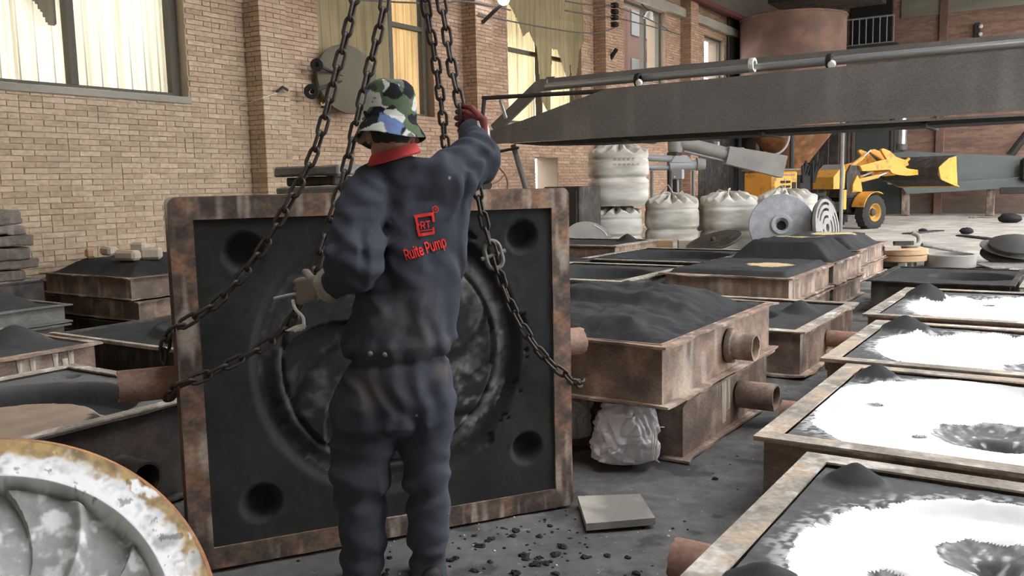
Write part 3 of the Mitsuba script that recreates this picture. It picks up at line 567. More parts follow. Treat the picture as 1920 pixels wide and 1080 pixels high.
d = np.hypot(U - SC[0], V - SC[1]); a = np.arctan2(V - SC[1], U - SC[0])
w = -.012 - .04 * sstep(.565, .520, d) + .0 * d + .026 * sstep(.505, .455, d) - .016 * sstep(.444, .438, d) * sstep(.428, .436, d)
vane = 0; da = a - 2.6 * (d - .1) ; ph = (da / (2 * np.pi / 6)) % 1.0
w += (-.016 * np.exp(-((ph - .5) / (.018 / np.maximum(d, .08) + .01)) ** 2) + .03 * (ph - .5) * sstep(.1, .3, d)) * (d < .435) * sstep(.08, .16, d)
w -= .02 * (d < .11)
for cu, cv, r_ in ((1.385, .285, .068), (.264, .226, .072), (.25, 1.19, .072), (1.38, 1.2, .068)): w += pit(U, V, cu, cv, r_, .055, .03)
w += .006 * (N2(U, V, 12, 5) - .5) + .004 * (N2(U, V, 60, 6, 2) - .5) - .012 * ((N2(U, V, 14, 8) > .61) & (np.abs(d - .57) < .02) & (U > .95))
n_, f_ = N2(U, V, 3, 9), N2(U, V, 40, 10, 3)
col = lerp(np.array([.030, .032, .033]), np.array([.062, .062, .060]), np.clip(1.8 * (n_ - .35), 0, 1)) * (.8 + .4 * f_)[:, None]
ring_ = sstep(.41, .45, d) * sstep(.53, .49, d)
white = sstep(.50, .64, N2(U, V, 6, 11) * .6 + N2(U, V, 34, 12, 3) * .4 + .05 * ring_) * (d < .52) * (.25 + .75 * sstep(.46, .56, N2(U, V, 4, 13)))
col = lerp(col, np.full_like(col, .40), white * .75); col = lerp(col, np.full_like(col, .085), ring_ * sstep(.4, .6, N2(U, V, 25, 15)) * .7)
spk = (N2(U, V, 90, 14, 2) > .885); col[spk] = .4
part(S, 'sand_face', moved(trimesh.Trimesh(np.c_[U, V, w], F, process=False), SM), 'sand', True, label='black sand face with a round impression', color=col)
L_ = lambda u, v, w: BL + su * u + np.array([0, 0, v]) + sn * w
for sg, u0, ln in ((-1, .03, .235), (1, SW - .03, .17)):
    k = part(S, 'trunnion', pipe(L_(u0, .700, -.17), L_(u0 + sg * ln, .700, -.17), .062, .009, 32, .006), 'rust_pink', 40, label='rusty lifting trunnion pipe')

# ------------------------------------------------------------------ the chains of the hoist
def link_mesh(L=.088, Wd=.046, r=.0068, n=10):
    h = (L - Wd) / 2; c = Wd / 2 - r; P = []
    for i in range(9): t = -np.pi / 2 + np.pi * i / 8; P.append((h + c * np.cos(t), c * np.sin(t), 0))
    for i in range(9): t = np.pi / 2 + np.pi * i / 8; P.append((-h + c * np.cos(t), c * np.sin(t), 0))
    P = np.array(P); N = len(P); t = np.roll(P, -1, 0) - np.roll(P, 1, 0); t /= np.linalg.norm(t, axis=1, keepdims=True); V = []; F = []; w = np.arange(n) * 2 * np.pi / n
    for p, tt in zip(P, t): nn = np.array([-tt[1], tt[0], 0]); V.append(p + r * (np.cos(w)[:, None] * nn + np.sin(w)[:, None] * [0, 0, 1]))
    for i in range(N):
        for j in range(n): a, b, c_, d_ = i * n + j, i * n + (j + 1) % n, ((i + 1) % N) * n + (j + 1) % n, ((i + 1) % N) * n + j; F += [[a, c_, b], [a, d_, c_]]
    m = trimesh.Trimesh(np.vstack(V), F, process=False); m.fix_normals(); return m
LINK = shape(link_mesh(), 'chain_steel', True); PITCH = .088 - 4 * .0068 + .002
APEX = onface(738, -330, -.05)
def spline(P, step):
    P = np.asarray(P, float)
    from scipy.interpolate import PchipInterpolator
    s = np.r_[0, np.cumsum(np.linalg.norm(np.diff(P, axis=0), axis=1))]; f = PchipInterpolator(s, P); q = f(np.linspace(0, s[-1], 900)); s2 = np.r_[0, np.cumsum(np.linalg.norm(np.diff(q, axis=0), axis=1))]
    return np.array([[np.interp(x, s2, q[:, i]) for i in range(3)] for x in np.arange(0, s2[-1], step)])
def chain(label, pts, roll=0.6, big=None):
    t = thing('lifting_chain', label, 'chain', 'hoist chains'); Q = spline([APEX + (onface(*pts[0]) - APEX) * .06] + [onface(*p) for p in pts], PITCH); side = np.cross(Q[1] - Q[0], sn); side /= np.linalg.norm(side)
    for i in range(len(Q) - 1):
        d = Q[i + 1] - Q[i]; d /= np.linalg.norm(d); side = side - d * (side @ d); side /= np.linalg.norm(side); b = np.cross(d, side); an = roll + (i % 2) * np.pi / 2 + .12 * math.sin(i * 1.7); y = side * math.cos(an) + b * math.sin(an)
        M_ = mat4(d, y, np.cross(d, y), (Q[i] + Q[i + 1]) / 2)
        part_dict(t, 'link', {**LINK, 'to_world': T(M_)})
    return t, Q
chain('outermost left chain, running down to the upper left edge of the standing mould', [(665, 0, .06), (627, 150, .07), (590, 285, .08), (546, 372, .085), (495, 462, .08), (440, 533, .07), (388, 582, .06), (345, 606, .05), (318, 622, -.02), (309, 655, -.09), (307, 690, -.15)])
chain('chain passing behind the hat and the left arm to the lower left trunnion', [(722, 0, .06), (700, 100, .07), (678, 190, .08), (655, 290, .08), (640, 350, .09), (610, 440, .10), (585, 520, .11), (545, 605, .09), (500, 645, .07), (430, 683, .06), (375, 709, .05), (335, 722, .03), (319, 738, -.04), (318, 765, -.12)])
chain('chain going down behind the raised forearm and over the back of the mould', [(797, 0, .0), (813, 90, -.1), (827, 190, -.22), (838, 290, -.38), (850, 350, -.47), (900, 450, -.5), (1000, 560, -.48), (1070, 620, -.34)])
c4, Q4 = chain('chain gripped by the worker, running to the right mould edge, with a coupling link', [(827, 0, .05), (848, 130, .10), (867, 225, .16), (878, 275, .15), (893, 345, .10), (906, 410, .09), (925, 475, .085), (948, 550, .08), (985, 622, .07), (1035, 684, .06), (1064, 706, .05), (1084, 720, -.02), (1090, 712, -.12)])
p_ = onface(925, 478, .085); dv = onface(940, 530, .085) - p_; dv /= np.linalg.norm(dv)
k = part(c4, 'coupling_link', moved(link_mesh(.135, .088, .0105, 12), mat4(dv, np.cross(sn, dv), sn, p_)), 'steel_mid', True, label='larger coupling link with a cross pin')
part(c4, 'pin', tube([p_ - np.cross(sn, dv) * .055, p_ + np.cross(sn, dv) * .055], .009), 'steel_mid', 40)
hk = thing('crane_hook', 'crane hook with wire rope above the four chains', 'hook')
scene[hk + '__ring'] = shape(moved(trimesh.creation.torus(.09, .018, 28, 12), mat4(su, [0, 0, 1], sn, APEX + [0, 0, .06])), 'chain_steel', True)
part(hk, 'block', cbox(APEX[0] - .09, APEX[0] + .09, APEX[1] - .09, APEX[1] + .09, APEX[2] + .15, APEX[2] + .5, .03), 'steel_mid'); part(hk, 'wire_rope', tube([APEX + [0, 0, .45], [APEX[0], APEX[1], ZR]], .012, 8), 'wire')

# ------------------------------------------------------------------ the leaning white-washed disc in the lower left corner
dc = atd(-44, 1218, 2.02); hv = np.array([-dc[0], -dc[1], 0]); hv /= np.linalg.norm(hv); dn = hv * math.sin(math.radians(48)) + np.array([0, 0, math.cos(math.radians(48))])
DK = thing('round_mould', 'round tilted mould with rusty rim and white-washed edge in the lower left corner', 'round mould')
DR = .535
prof = [(0, -.13), (DR - .01, -.13), (DR, -.11), (DR, .018), (DR - .012, .028)]
def disc_top():
    nr, na = 130, 800; r = np.linspace(.0, DR - .010, nr); t = np.arange(na) * 2 * np.pi / na; R, A = np.meshgrid(r, t, indexing='ij'); X, Y = (R * np.cos(A)).ravel(), (R * np.sin(A)).ravel(); R, A = R.ravel(), A.ravel()
    ph = ((A - 2.2 * R) / (2 * np.pi / 7)) % 1
    z = .028 - .05 * sstep(.42, .405, R) + .035 * np.exp(-((ph - .5) / .07) ** 2) * (R < .40) * sstep(.06, .2, R) + .03 * (ph - .5) * sstep(.15, .4, R) * (R < .40) + .006 * (N2(X, Y, 22, 3) - .5)
    F = [];
    i, j = np.meshgrid(np.arange(nr - 1), np.arange(na), indexing='ij'); q = (i * na + j).ravel(); q2 = (i * na + (j + 1) % na).ravel(); F = np.vstack([np.c_[q, q + na, q2 + na], np.c_[q, q2 + na, q2]])
    n1, n2, n3 = N2(X, Y, 9, 4), N2(X, Y, 40, 5, 3), N2(X, Y, 5, 6)
    grey = lerp(np.array([.17, .175, .165]), np.array([.40, .41, .39]), np.clip(2.2 * (n1 * .6 + n2 * .4 - .3), 0, 1)); n6 = N2(X, Y, 14, 9, 4); n7 = N2(X, Y, 28, 10, 4); white = np.array([.9, .9, .91]); rust = lerp(np.array([.22, .16, .10]), np.array([.58, .40, .17]), np.clip(2 * (n2 - .3), 0, 1))
    k = sstep(.395, .425, R + .05 * (n1 - .5)); c = lerp(grey, np.tile(white, (len(R), 1)), k * (.25 + .75 * sstep(.34, .50, n6 * .5 + n7 * .5)))
    k2 = sstep(.455, .50, R + .16 * (n6 - .5) + .16 * (n7 - .5)); c = lerp(c, rust, k2); c = lerp(c, np.tile(white, (len(R), 1)), k * sstep(.60, .68, n7) * .9); c = lerp(c, np.tile((.13, .13, .12), (len(R), 1)), sstep(.57, .68, n6 * .6 + n7 * .4) * (R < .41) * .6); c = lerp(c, np.tile((.07, .06, .05), (len(R), 1)), (n2 > .68) * k * .6)
    c = lerp(c, np.tile((.75, .76, .76), (len(R), 1)), sstep(.52, .64, n3 * .35 + n7 * .65) * (R < .42) * .85)
    return trimesh.Trimesh(np.c_[X, Y, z], F, process=False), c
dm, dcol = disc_top(); dd, da_, db_ = frame_of(dn); DM = mat4(da_, db_, dn, dc)
part(DK, 'rim_wall', moved(lathe(prof, 120), DM), 'rust_orange', 40, label='orange rusty rim'); part(DK, 'face', moved(dm, DM), 'sand', True, label='white-washed face with curved ridges', color=dcol)
pb = dc - dn * .13; part(DK, 'prop', cat(*[tube([pb + da_ * s * .25 + db_ * 0, np.array([*(pb + da_ * s * .25 - hv * .12)[:2], 0.0])], .03) for s in (-1, 1)]), 'iron_dark')
# ------------------------------------------------------------------ the worker
def surface_nets(f, lo, hi, h):
    lo, hi = np.asarray(lo, float), np.asarray(hi, float); n = np.ceil((hi - lo) / h).astype(int) + 1
    G = np.stack(np.meshgrid(*[lo[i] + h * np.arange(n[i]) for i in range(3)], indexing='ij'), -1); D = f(G.reshape(-1, 3)).reshape(n)
    ins = D < 0; c = np.zeros(n - 1); cnt = np.zeros(n - 1); acc = np.zeros((*(n - 1), 3))
    for ax in range(3):
        for o in np.ndindex(2, 2):
            oth = [k for k in range(3) if k != ax]; s0 = [slice(None)] * 3; s0[oth[0]] = slice(o[0], n[oth[0]] - 1 + o[0]); s0[oth[1]] = slice(o[1], n[oth[1]] - 1 + o[1])
            a, b = list(s0), list(s0); a[ax] = slice(0, n[ax] - 1); b[ax] = slice(1, n[ax]); A, B = D[tuple(a)], D[tuple(b)]; x = (A < 0) != (B < 0); t = np.where(x, A / np.where(A == B, 1, A - B), 0)
            cnt += x; acc[..., ax] += t * x; acc[..., oth[0]] += o[0] * x; acc[..., oth[1]] += o[1] * x
    act = cnt > 0; idx = -np.ones(n - 1, int); idx[act] = np.arange(act.sum()); base = np.argwhere(act); V = lo + h * (base + acc[act] / cnt[act][:, None]); F = []
    for ax in range(3):
        o1, o2 = [(1, 2), (2, 0), (0, 1)][ax]; a, b = [slice(1, -1)] * 3, [slice(1, -1)] * 3; a[ax] = slice(0, n[ax] - 1); b[ax] = slice(1, n[ax]); A, B = ins[tuple(a)], ins[tuple(b)]; e = np.argwhere(A != B); ea = e + np.array([0 if k == ax else 1 for k in range(3)]); fl = A[tuple(e.T)]
        q = []
        for d1, d2 in ((1, 1), (0, 1), (0, 0), (1, 0)):
            p = ea.copy(); p[:, o1] -= d1; p[:, o2] -= d2; q.append(idx[tuple(p.T)])
        q = np.stack(q, 1); q[~fl] = q[~fl][:, ::-1]; F += [q[:, [0, 1, 2]], q[:, [0, 2, 3]]]
    F = np.vstack(F); return trimesh.Trimesh(V, F[(F >= 0).all(1)], process=False)
def soften(m, n):
    v0 = m.vertices.copy(); trimesh.smoothing.filter_taubin(m, iterations=n); v = m.vertices.copy(); far = np.linalg.norm(v - v0, axis=1) > .007; v[far] = v0[far]; m.vertices = v
def cone_sdf(P, a, b, ra, rb):
    a, b = np.asarray(a, float), np.asarray(b, float); ab = b - a; t = np.clip((P - a) @ ab / (ab @ ab), 0, 1); return np.linalg.norm(P - (a + t[:, None] * ab), axis=1) - (ra + (rb - ra) * t)
def smin(a, b, k): h = np.clip(.5 + .5 * (b - a) / k, 0, 1); return b + (a - b) * h - k * h * (1 - h)
cy_, sy_ = math.cos(math.radians(14)), math.sin(math.radians(14))
right0 = np.array([xdir[0], ydir[0], 0]); right0 = np.array([RCW[0, 0], RCW[1, 0], 0]); right0 /= np.linalg.norm(right0); fw0 = np.array([-right0[1], right0[0], 0])
lat = right0 * cy_ + fw0 * sy_; fac = np.array([-lat[1], lat[0], 0])       # the worker's right, and the way the chest faces
PD = 3.02                                       # depth of the spine from the camera
TORSO = [(288, 742, .066, .060), (304, 746, .092, .086), (322, 757, .165, .085), (345, 768, .196, .105), (400, 772, .198, .125), (470, 773, .186, .130), (540, 770, .175, .128), (600, 757, .190, .138), (640, 750, .185, .140), (672, 744, .168, .130), (705, 741, .188, .140), (750, 735, .194, .148), (795, 730, .180, .128), (818, 727, .135, .060)]
tz = np.array([atd(c, y, PD)[2] for y, c, _, _ in TORSO]); tc = np.array([atd(c, y, PD) for y, c, _, _ in TORSO]); ta = np.array([r[2] for r in TORSO]); tb = np.array([r[3] for r in TORSO])
def torso_sdf(P, s=1.0):
    z = np.clip(P[:, 2], tz.min(), tz.max()); o = np.argsort(tz); I = lambda v: np.interp(z, tz[o], v[o])
    cx, cy, a, b = I(tc[:, 0]), I(tc[:, 1]), I(ta) * s, I(tb) * s; q = P[:, :2] - np.c_[cx, cy]; u, v = q @ lat[:2], q @ fac[:2] - .02; e = np.sqrt((u / a) ** 2 + (v / b) ** 2) + 1e-9; d = (e - 1) * np.minimum(a, b) * np.clip(.6 + .4 * e, .6, 1)
    dz = np.maximum(P[:, 2] - tz.max(), tz.min() - P[:, 2]); return np.where(dz > 0, np.sqrt(np.maximum(d, 0) ** 2 + dz ** 2), d)
J = dict(neck=atd(737, 292, 2.99), head=atd(731, 238, 2.98),
         shL=atd(686, 366, 2.96), elL=atd(662, 490, 2.87), wrL=atd(634, 530, 3.06), shR=atd(825, 338, 3.03), elR=atd(892, 300, 3.15), wrR=atd(888, 248, 3.34),
         hipL=atd(693, 765, 3.06), knL=atd(674, 880, 3.05), anL=atd(679, 1090, 3.13), hipR=atd(790, 765, 3.10), knR=atd(803, 890, 3.11), anR=atd(806, 1088, 3.17))
def suit_sdf(P):
    d = torso_sdf(P)
    armL = np.minimum(smin(cone_sdf(P, J['shL'], J['elL'], .088, .090), cone_sdf(P, J['elL'], J['wrL'], .088, .056), .04), 9)
    armR = smin(cone_sdf(P, J['shR'], J['elR'], .090, .074), cone_sdf(P, J['elR'], J['wrR'], .072, .050), .04)
    legL = smin(cone_sdf(P, J['hipL'], J['knL'], .110, .098), cone_sdf(P, J['knL'], J['anL'], .092, .075), .04)
    legR = smin(cone_sdf(P, J['hipR'], J['knR'], .108, .078), cone_sdf(P, J['knR'], J['anR'], .074, .064), .04)
    d = smin(d, armL, .010); d = smin(d, armR, .05); legs = smin(legL, legR, .012); d = smin(d, legs, .075)
    # folds, worked out near the surface only
    near_ = np.abs(d) < .06; d0 = d.copy(); P_all = P; P = P[near_]
    q = P - tc[6]; up, s = P[:, 2], q @ lat; f = .016 * (nfbm(P * [7, 7, 3.2], 3, 2) - .5) + .007 * (nfbm(P * 19, 2, 4) - .5) - .014 * sstep(.10, .0, np.abs(nfbm(P * [5.5, 5.5, 3.0] + 3.3, 2, 12) - .5)) + .004
    for c, r, k, dirn, amp in ((J['elL'], .17, 95, J['wrL'] - J['shL'], .007), (J['elR'], .16, 90, J['wrR'] - J['shR'], .007), (J['knL'], .22, 62, np.array([.25, .2, 1.0]), .007), (J['knR'], .2, 70, np.array([-.3, .1, 1.0]), .006), (J['anL'] + [0, 0, .1], .16, 80, np.array([.2, .2, 1.0]), .004), (J['anR'] + [0, 0, .1], .16, 80, np.array([-.2, .2, 1.0]), .004), (J['shL'], .13, 80, np.array([lat[0], lat[1], 1.2]), .006), (J['shR'], .15, 85, lat * 1.0 + np.array([0, 0, -.3]), .005)):
        dirn = np.asarray(dirn, float) / np.linalg.norm(dirn); x = (P - c) @ dirn; wv = nfbm(P * 8, 2, 9) * 6; f += amp * np.sin(k * x + wv) * np.exp(-(np.linalg.norm(P - c, axis=1) / r) ** 2)
    zw = tz[9]; f += -.010 * np.exp(-((up - zw) / .012) ** 2) + .008 * np.exp(-((up - zw - .05) / .03) ** 2) + .006 * np.exp(-((up - zw) / .2) ** 2) * np.sin(s * 75 + 3 * nfbm(P * 6, 2, 5) * 4) * (np.abs(up - zw) < .25)
    f += .006 * np.sin((s + .35 * (up - tz[5])) * 34 + 5 * nfbm(P * 4, 2, 7)) * sstep(tz[9], tz[7], up) * sstep(tz[4], tz[6], up)
    f -= .004 * np.exp(-((up - tz[4] - .04 - .05 * s) / .006) ** 2) * (np.linalg.norm(P - J['shR'], axis=1) > .12)
    d0[near_] -= f; return d0
lo_ = np.min([v for v in J.values()], 0) - .16; hi_ = np.max([v for v in J.values()], 0) + .16
def suit_clip(P):
    d = suit_sdf(P); zt = J['neck'] + np.array([0, 0, -.0]); d = np.maximum(d, np.where(np.linalg.norm(P[:, :2] - J['neck'][:2], axis=1) < .13, (P - (J['neck'] + [0, 0, .004])) @ np.array([lat[0] * .12, lat[1] * .12, 1.0]), -9))
    d = np.maximum(d, .02 - P[:, 2])
    for e, w in (('elL', 'wrL'), ('elR', 'wrR')):
        n = J[w] - J[e]; n /= np.linalg.norm(n); near = np.linalg.norm(P - J[w], axis=1) < .14; d = np.maximum(d, np.where(near, (P - J[w]) @ n - .012, -9))
    return d
suit = surface_nets(suit_clip, lo_, hi_, .0085); soften(suit, 4)
W_ = thing('person', 'worker seen from behind in navy coverall and camouflage bucket hat, gripping chains with gloves', 'person')
sv = suit.vertices; nn = N3(sv, 5, 3); n5 = N3(sv, 30, 4, 3); back = np.linalg.norm((sv - atd(770, 640, 2.9)) * [1, 1, .8], axis=1); knee = np.linalg.norm(sv - atd(690, 735, 2.9), axis=1); pk = np.linalg.norm(sv - atd(822, 700, 3.0), axis=1)
cl = np.tile((.053, .057, .072), (len(sv), 1)) * (.75 + .5 * nn)[:, None]
cl = lerp(cl, np.tile((.105, .097, .09), (len(sv), 1)), .7 * sstep(.24, .03, back) * sstep(.42, .65, nn * .7 + n5 * .3)); cl = lerp(cl, np.tile((.12, .10, .085), (len(sv), 1)), .5 * sstep(.10, .02, knee) + .75 * sstep(.05, .015, pk))
cl = lerp(cl, np.tile((.085, .094, .115), (len(sv), 1)), .6 * sstep(.75, .2, sv[:, 2])); cl[(N3(sv, 110, 8, 2) > .915)] = (.45, .44, .42)
SUIT = part(W_, 'coverall', suit, 'cloth', True, label='dark navy coverall with dust on the back', color=cl)
# belt loops and hem
for px, py in ((690, 672), (716, 676)):
    p = atd(px, py, 2.86); i = np.argmin(np.linalg.norm(sv - p, axis=1)); part(SUIT, 'button', trimesh.creation.icosphere(2, .009).apply_transform(trimesh.transformations.translation_matrix(sv[i])), 'steel_mid', True)
# skin: one continuous body under the clothes
def body_sdf(P):
    d = torso_sdf(P, .78)
    for ch in ((('shL', .055), ('elL', .045), ('wrL', .032)), (('shR', .055), ('elR', .045), ('wrR', .032)), (('hipL', .085), ('knL', .058), ('anL', .04)), (('hipR', .085), ('knR', .055), ('anR', .04))):
        for (a, ra), (b, rb) in zip(ch, ch[1:]): d = smin(d, cone_sdf(P, J[a], J[b], ra, rb), .03)
    d = smin(d, cone_sdf(P, J['neck'] - [0, 0, .06] + fac * .025, J['head'] - [0, 0, .03] + fac * .008, .060, .056), .03)
    h = J['head']; q = P - h; u, v, z = q @ lat, q @ fac, q[:, 2]; hd = (np.sqrt((u / .070) ** 2 + ((v - .008) / .081) ** 2 + ((z + .0) / .112) ** 2) - 1) * .070; d = smin(d, hd, .02)
    jaw = (np.sqrt((u / .055) ** 2 + ((v - .045) / .06) ** 2 + ((z + .085) / .05) ** 2) - 1) * .05; d = smin(d, jaw, .03)
    d = smin(d, cone_sdf(P, h + fac * .084 + [0, 0, -.005], h + fac * .108 + [0, 0, -.045], .010, .014), .012)                         # nose
    for s in (-1, 1):
        d = smin(d, (np.sqrt(((u - s * .074) / .012) ** 2 + ((v + .002) / .024) ** 2 + ((z + .025) / .034) ** 2) - 1) * .012, .008)     # ears
        d = np.maximum(d, -(np.linalg.norm(P - (h + lat * s * .033 + fac * .094 + [0, 0, .0]), axis=1) - .014))                          # eye sockets
    d = np.maximum(d, -(np.sqrt((u / .026) ** 2 + ((v - .098) / .012) ** 2 + ((z + .085) / .004) ** 2) - 1) * .006)                      # mouth
    return d
bodym = surface_nets(body_sdf, lo_ + .05, hi_ + [0, 0, .12], .0085); soften(bodym, 3)
part(W_, 'body', bodym, 'skin', True, label='sun-browned skin of neck and ears')
for s in (-1, 1): part(W_, 'eye', trimesh.creation.icosphere(2, .0125).apply_transform(trimesh.transformations.translation_matrix(J['head'] + lat * s * .033 + fac * .078)), 'glove_white', True)
hb = J['head'] + [0, 0, .012] - fac * .006
hm = trimesh.creation.icosphere(4, 1); hv_ = hm.vertices * [.073, .084, .113]; keep = ~((hv_[:, 1] > .03) & (hv_[:, 2] < .06)) & (hv_[:, 2] > -.07); hF = hm.faces[keep[hm.faces].all(1)]
part(W_, 'hair', moved(trimesh.Trimesh(hv_, hF, process=False), mat4(lat, fac, [0, 0, 1], hb)), 'hair', True, label='short black hair below the hat')
# collar
cm = lathe([(.090, -.022), (.094, -.017), (.082, .006), (.076, .016), (.071, .015), (.073, .0), (.080, -.018)], 60); v = cm.vertices.copy(); v += .006 * (nfbm(v * 25, 2, 3)[:, None] - .5); v[:, 2] += -.10 * v[:, 1] * 0 + .026 * v[:, 0] / .1 * 1.0; cm.vertices = v
part(W_, 'collar', moved(cm, mat4(lat, fac, [0, 0, 1], J['neck'] + [0, 0, .008] + lat * .004 + fac * .016)), 'red_cloth', 50, label='red turned-up collar')
# bucket hat
def hat():
    prof = [(.001, .152), (.040, .151), (.068, .146), (.084, .133), (.091, .112), (.094, .085), (.096, .055), (.098, .025), (.100, .004), (.109, -.012), (.119, -.034), (.127, -.054), (.129, -.060), (.125, -.059), (.108, -.018), (.098, .0)]
    P = np.asarray(prof); s = np.r_[0, np.cumsum(np.linalg.norm(np.diff(P, axis=0), axis=1))]; q = np.linspace(0, s[-1], 90); r, z = np.interp(q, s, P[:, 0]), np.interp(q, s, P[:, 1]); n = 200
    m = lathe(np.c_[r, z], n); v = m.vertices.copy(); a = np.arctan2(v[:, 1], v[:, 0]); low = sstep(.02, -.06, v[:, 2])
    k = 1 + .05 * low * np.sin(3 * a + .7) + .025 * (nfbm(v * 14, 3, 5) - .5) * 2; v[:, :2] *= k[:, None]; v[:, 2] += .012 * low * np.sin(2 * a + 1.1) + .007 * (nfbm(v * 18, 3, 6) - .5) * 2
    v[:, 2] -= .0025 * np.exp(-((v[:, 2] - .008) / .004) ** 2); m.vertices = v; return m
hatm = hat(); hv2 = hatm.vertices; w1_ = hv2 + .03 * (np.c_[N3(hv2, 12, 1), N3(hv2, 12, 2), N3(hv2, 12, 3)] - .5)
A_, B_, C_ = N3(w1_, 15, 21, 2), N3(w1_, 17, 22, 2), N3(w1_ + 3, 14, 23, 2)
hc = np.tile((.55, .55, .50), (len(hv2), 1)); hc[A_ > .54] = (.085, .12, .07); hc[(B_ > .56)] = (.018, .018, .022); hc[(C_ > .66) & (A_ < .56)] = (.14, .2, .36); hc[(C_ < .33)] = (.13, .14, .115); hc[(B_ < .27)] = (.045, .06, .05); hc *= (.85 + .3 * N3(hv2, 60, 5, 2))[:, None]
th = math.radians(-9); rx = np.array([[1, 0, 0], [0, math.cos(th), -math.sin(th)], [0, math.sin(th), math.cos(th)]]); ry_ = math.radians(4); rz = np.array([[math.cos(ry_), 0, math.sin(ry_)], [0, 1, 0], [-math.sin(ry_), 0, math.cos(ry_)]])
HB = (np.c_[lat, fac, [0, 0, 1]] @ rz @ rx) * np.array([.93, .95, .93]); HM = np.eye(4); HM[:3, :3] = HB; HM[:3, 3] = J['head'] + [0, 0, .012] - fac * .0
part(W_, 'bucket_hat', moved(hatm, HM), 'cloth', True, label='bucket hat in white, green, black and blue camouflage', color=hc)
# gloves: palm and five fingers, hulls joined and smoothed
def sph(c, r): return m3.Manifold.sphere(r, 20).translate(tuple(map(float, c)))
def bone(a, b, ra, rb): return m3.Manifold.batch_hull([sph(a, ra), sph(b, rb)])
def glove_mesh(chains_, palm):
    M_ = m3.Manifold.batch_hull([sph(c, r) for c, r in palm])
    for c in chains_:
        for (a, ra), (b, rb) in zip(c, c[1:]): M_ = M_ + bone(a, b, ra, rb)
    mm = M_.refine_to_length(.004).to_mesh(); t = trimesh.Trimesh(mm.vert_properties[:, :3], mm.tri_verts, process=True); trimesh.smoothing.filter_taubin(t, iterations=12); return t
def hand(wr, along, knuck, curl, grip, s=1.0, thumb_up=1.0):
    """along: wrist to knuckles; knuck: index to little finger; curl: the way the fingers bend; each finger wraps round the point grip."""
    along, knuck, curl = (np.asarray(x, float) / np.linalg.norm(x) for x in (along, knuck, curl)); P0 = wr + along * .015; palm = []
    for o in (-.034, .034): palm += [(P0 + knuck * o * .8, .017 * s), (P0 + along * .075 + knuck * o, .0155 * s)]
    ch = []
    for i, (o, l) in enumerate(((-.036, .072), (-.012, .080), (.012, .075), (.035, .060))):
        k0 = P0 + along * .078 + knuck * o; k1 = k0 + along * l * .40 + curl * l * .22; k2 = k1 + along * -.02 * l + curl * l * .36; k3 = k2 - along * l * .26 + curl * l * .06
        ch.append([(k0, .0115 * s), (k1, .0105 * s), (k2, .0098 * s), (k3, .009 * s)])
    t0 = P0 + along * .02 - knuck * .034 * thumb_up; t1 = t0 + along * .028 - knuck * .026 * thumb_up + curl * .014; t2 = t1 + along * .024 - knuck * .004 * thumb_up + curl * .022; ch.append([(t0, .016 * s), (t1, .0135 * s), (t2, .0115 * s)])
    return glove_mesh(ch, palm)
g4p = Q4[np.argmin([np.linalg.norm(proj(q)[:2] - np.array([872, 238])) for q in Q4])]
aR = (g4p - J['wrR']); aR = aR - np.array([0, 0, 1]) * aR[2] * .6; aR /= np.linalg.norm(aR)
gR = hand(g4p - aR * .105 - right0 * -.0 + right0 * .012 - fw0 * .012, aR, np.array([0, 0, -1.0]) + fw0 * .0, -right0 * .5 + fw0 * .85, g4p, 1.0)
part(W_, 'glove', gR, 'glove_red', True, label='dark red gripping glove on the raised right hand')
cuR = J['wrR']; cd = (g4p - aR * .09 + right0 * .012) - cuR; part(W_, 'glove_cuff', tube([cuR - cd * .15, cuR + cd * .55, cuR + cd * 1.1], [.040, .042, .036], 24), 'glove_white', 40, label='white knitted glove cuff')
lw = J['wrL']; gp = atd(562, 546, 3.17); aL = gp - lw; aL /= np.linalg.norm(aL)
gL = hand(gp - aL * .095, aL, np.array([0, 0, -1.0]), fw0 * .8 + right0 * .2, gp, 1.05)
part(W_, 'glove', gL, 'rag_grey', True, label='grey-brown work glove on the left hand')
part(W_, 'glove_cuff', trimesh.Trimesh(*(lambda m: (m.vertices + .012 * (nfbm(m.vertices * 30, 2)[:, None] - .5), m.faces))(tube([lw + aL * -.015, lw + aL * .01, lw + aL * .04, lw + aL * .068], [.050, .066, .064, .052], 40)), process=False), 'board', 40, label='loose grey glove cuff')
for a in ('anL', 'anR'):
    p = J[a].copy(); p[2] = 0; o = fac * 1.0
    sm_ = m3.Manifold.batch_hull([sph(p + [0, 0, .045] - o * .05, .042), sph(p + [0, 0, .05] + o * .05, .042), sph(p + [0, 0, .03] + o * .16, .03), sph(p + [0, 0, .03] + o * .14 + lat * .02, .03), sph(p + [0, 0, .03] + o * .14 - lat * .02, .03)]).trim_by_plane((0, 0, 1), .002)
    mm = sm_.refine_to_length(.012).to_mesh(); part(W_, 'shoe', trimesh.Trimesh(mm.vert_properties[:, :3], mm.tri_verts), 'shoe_black', 40)
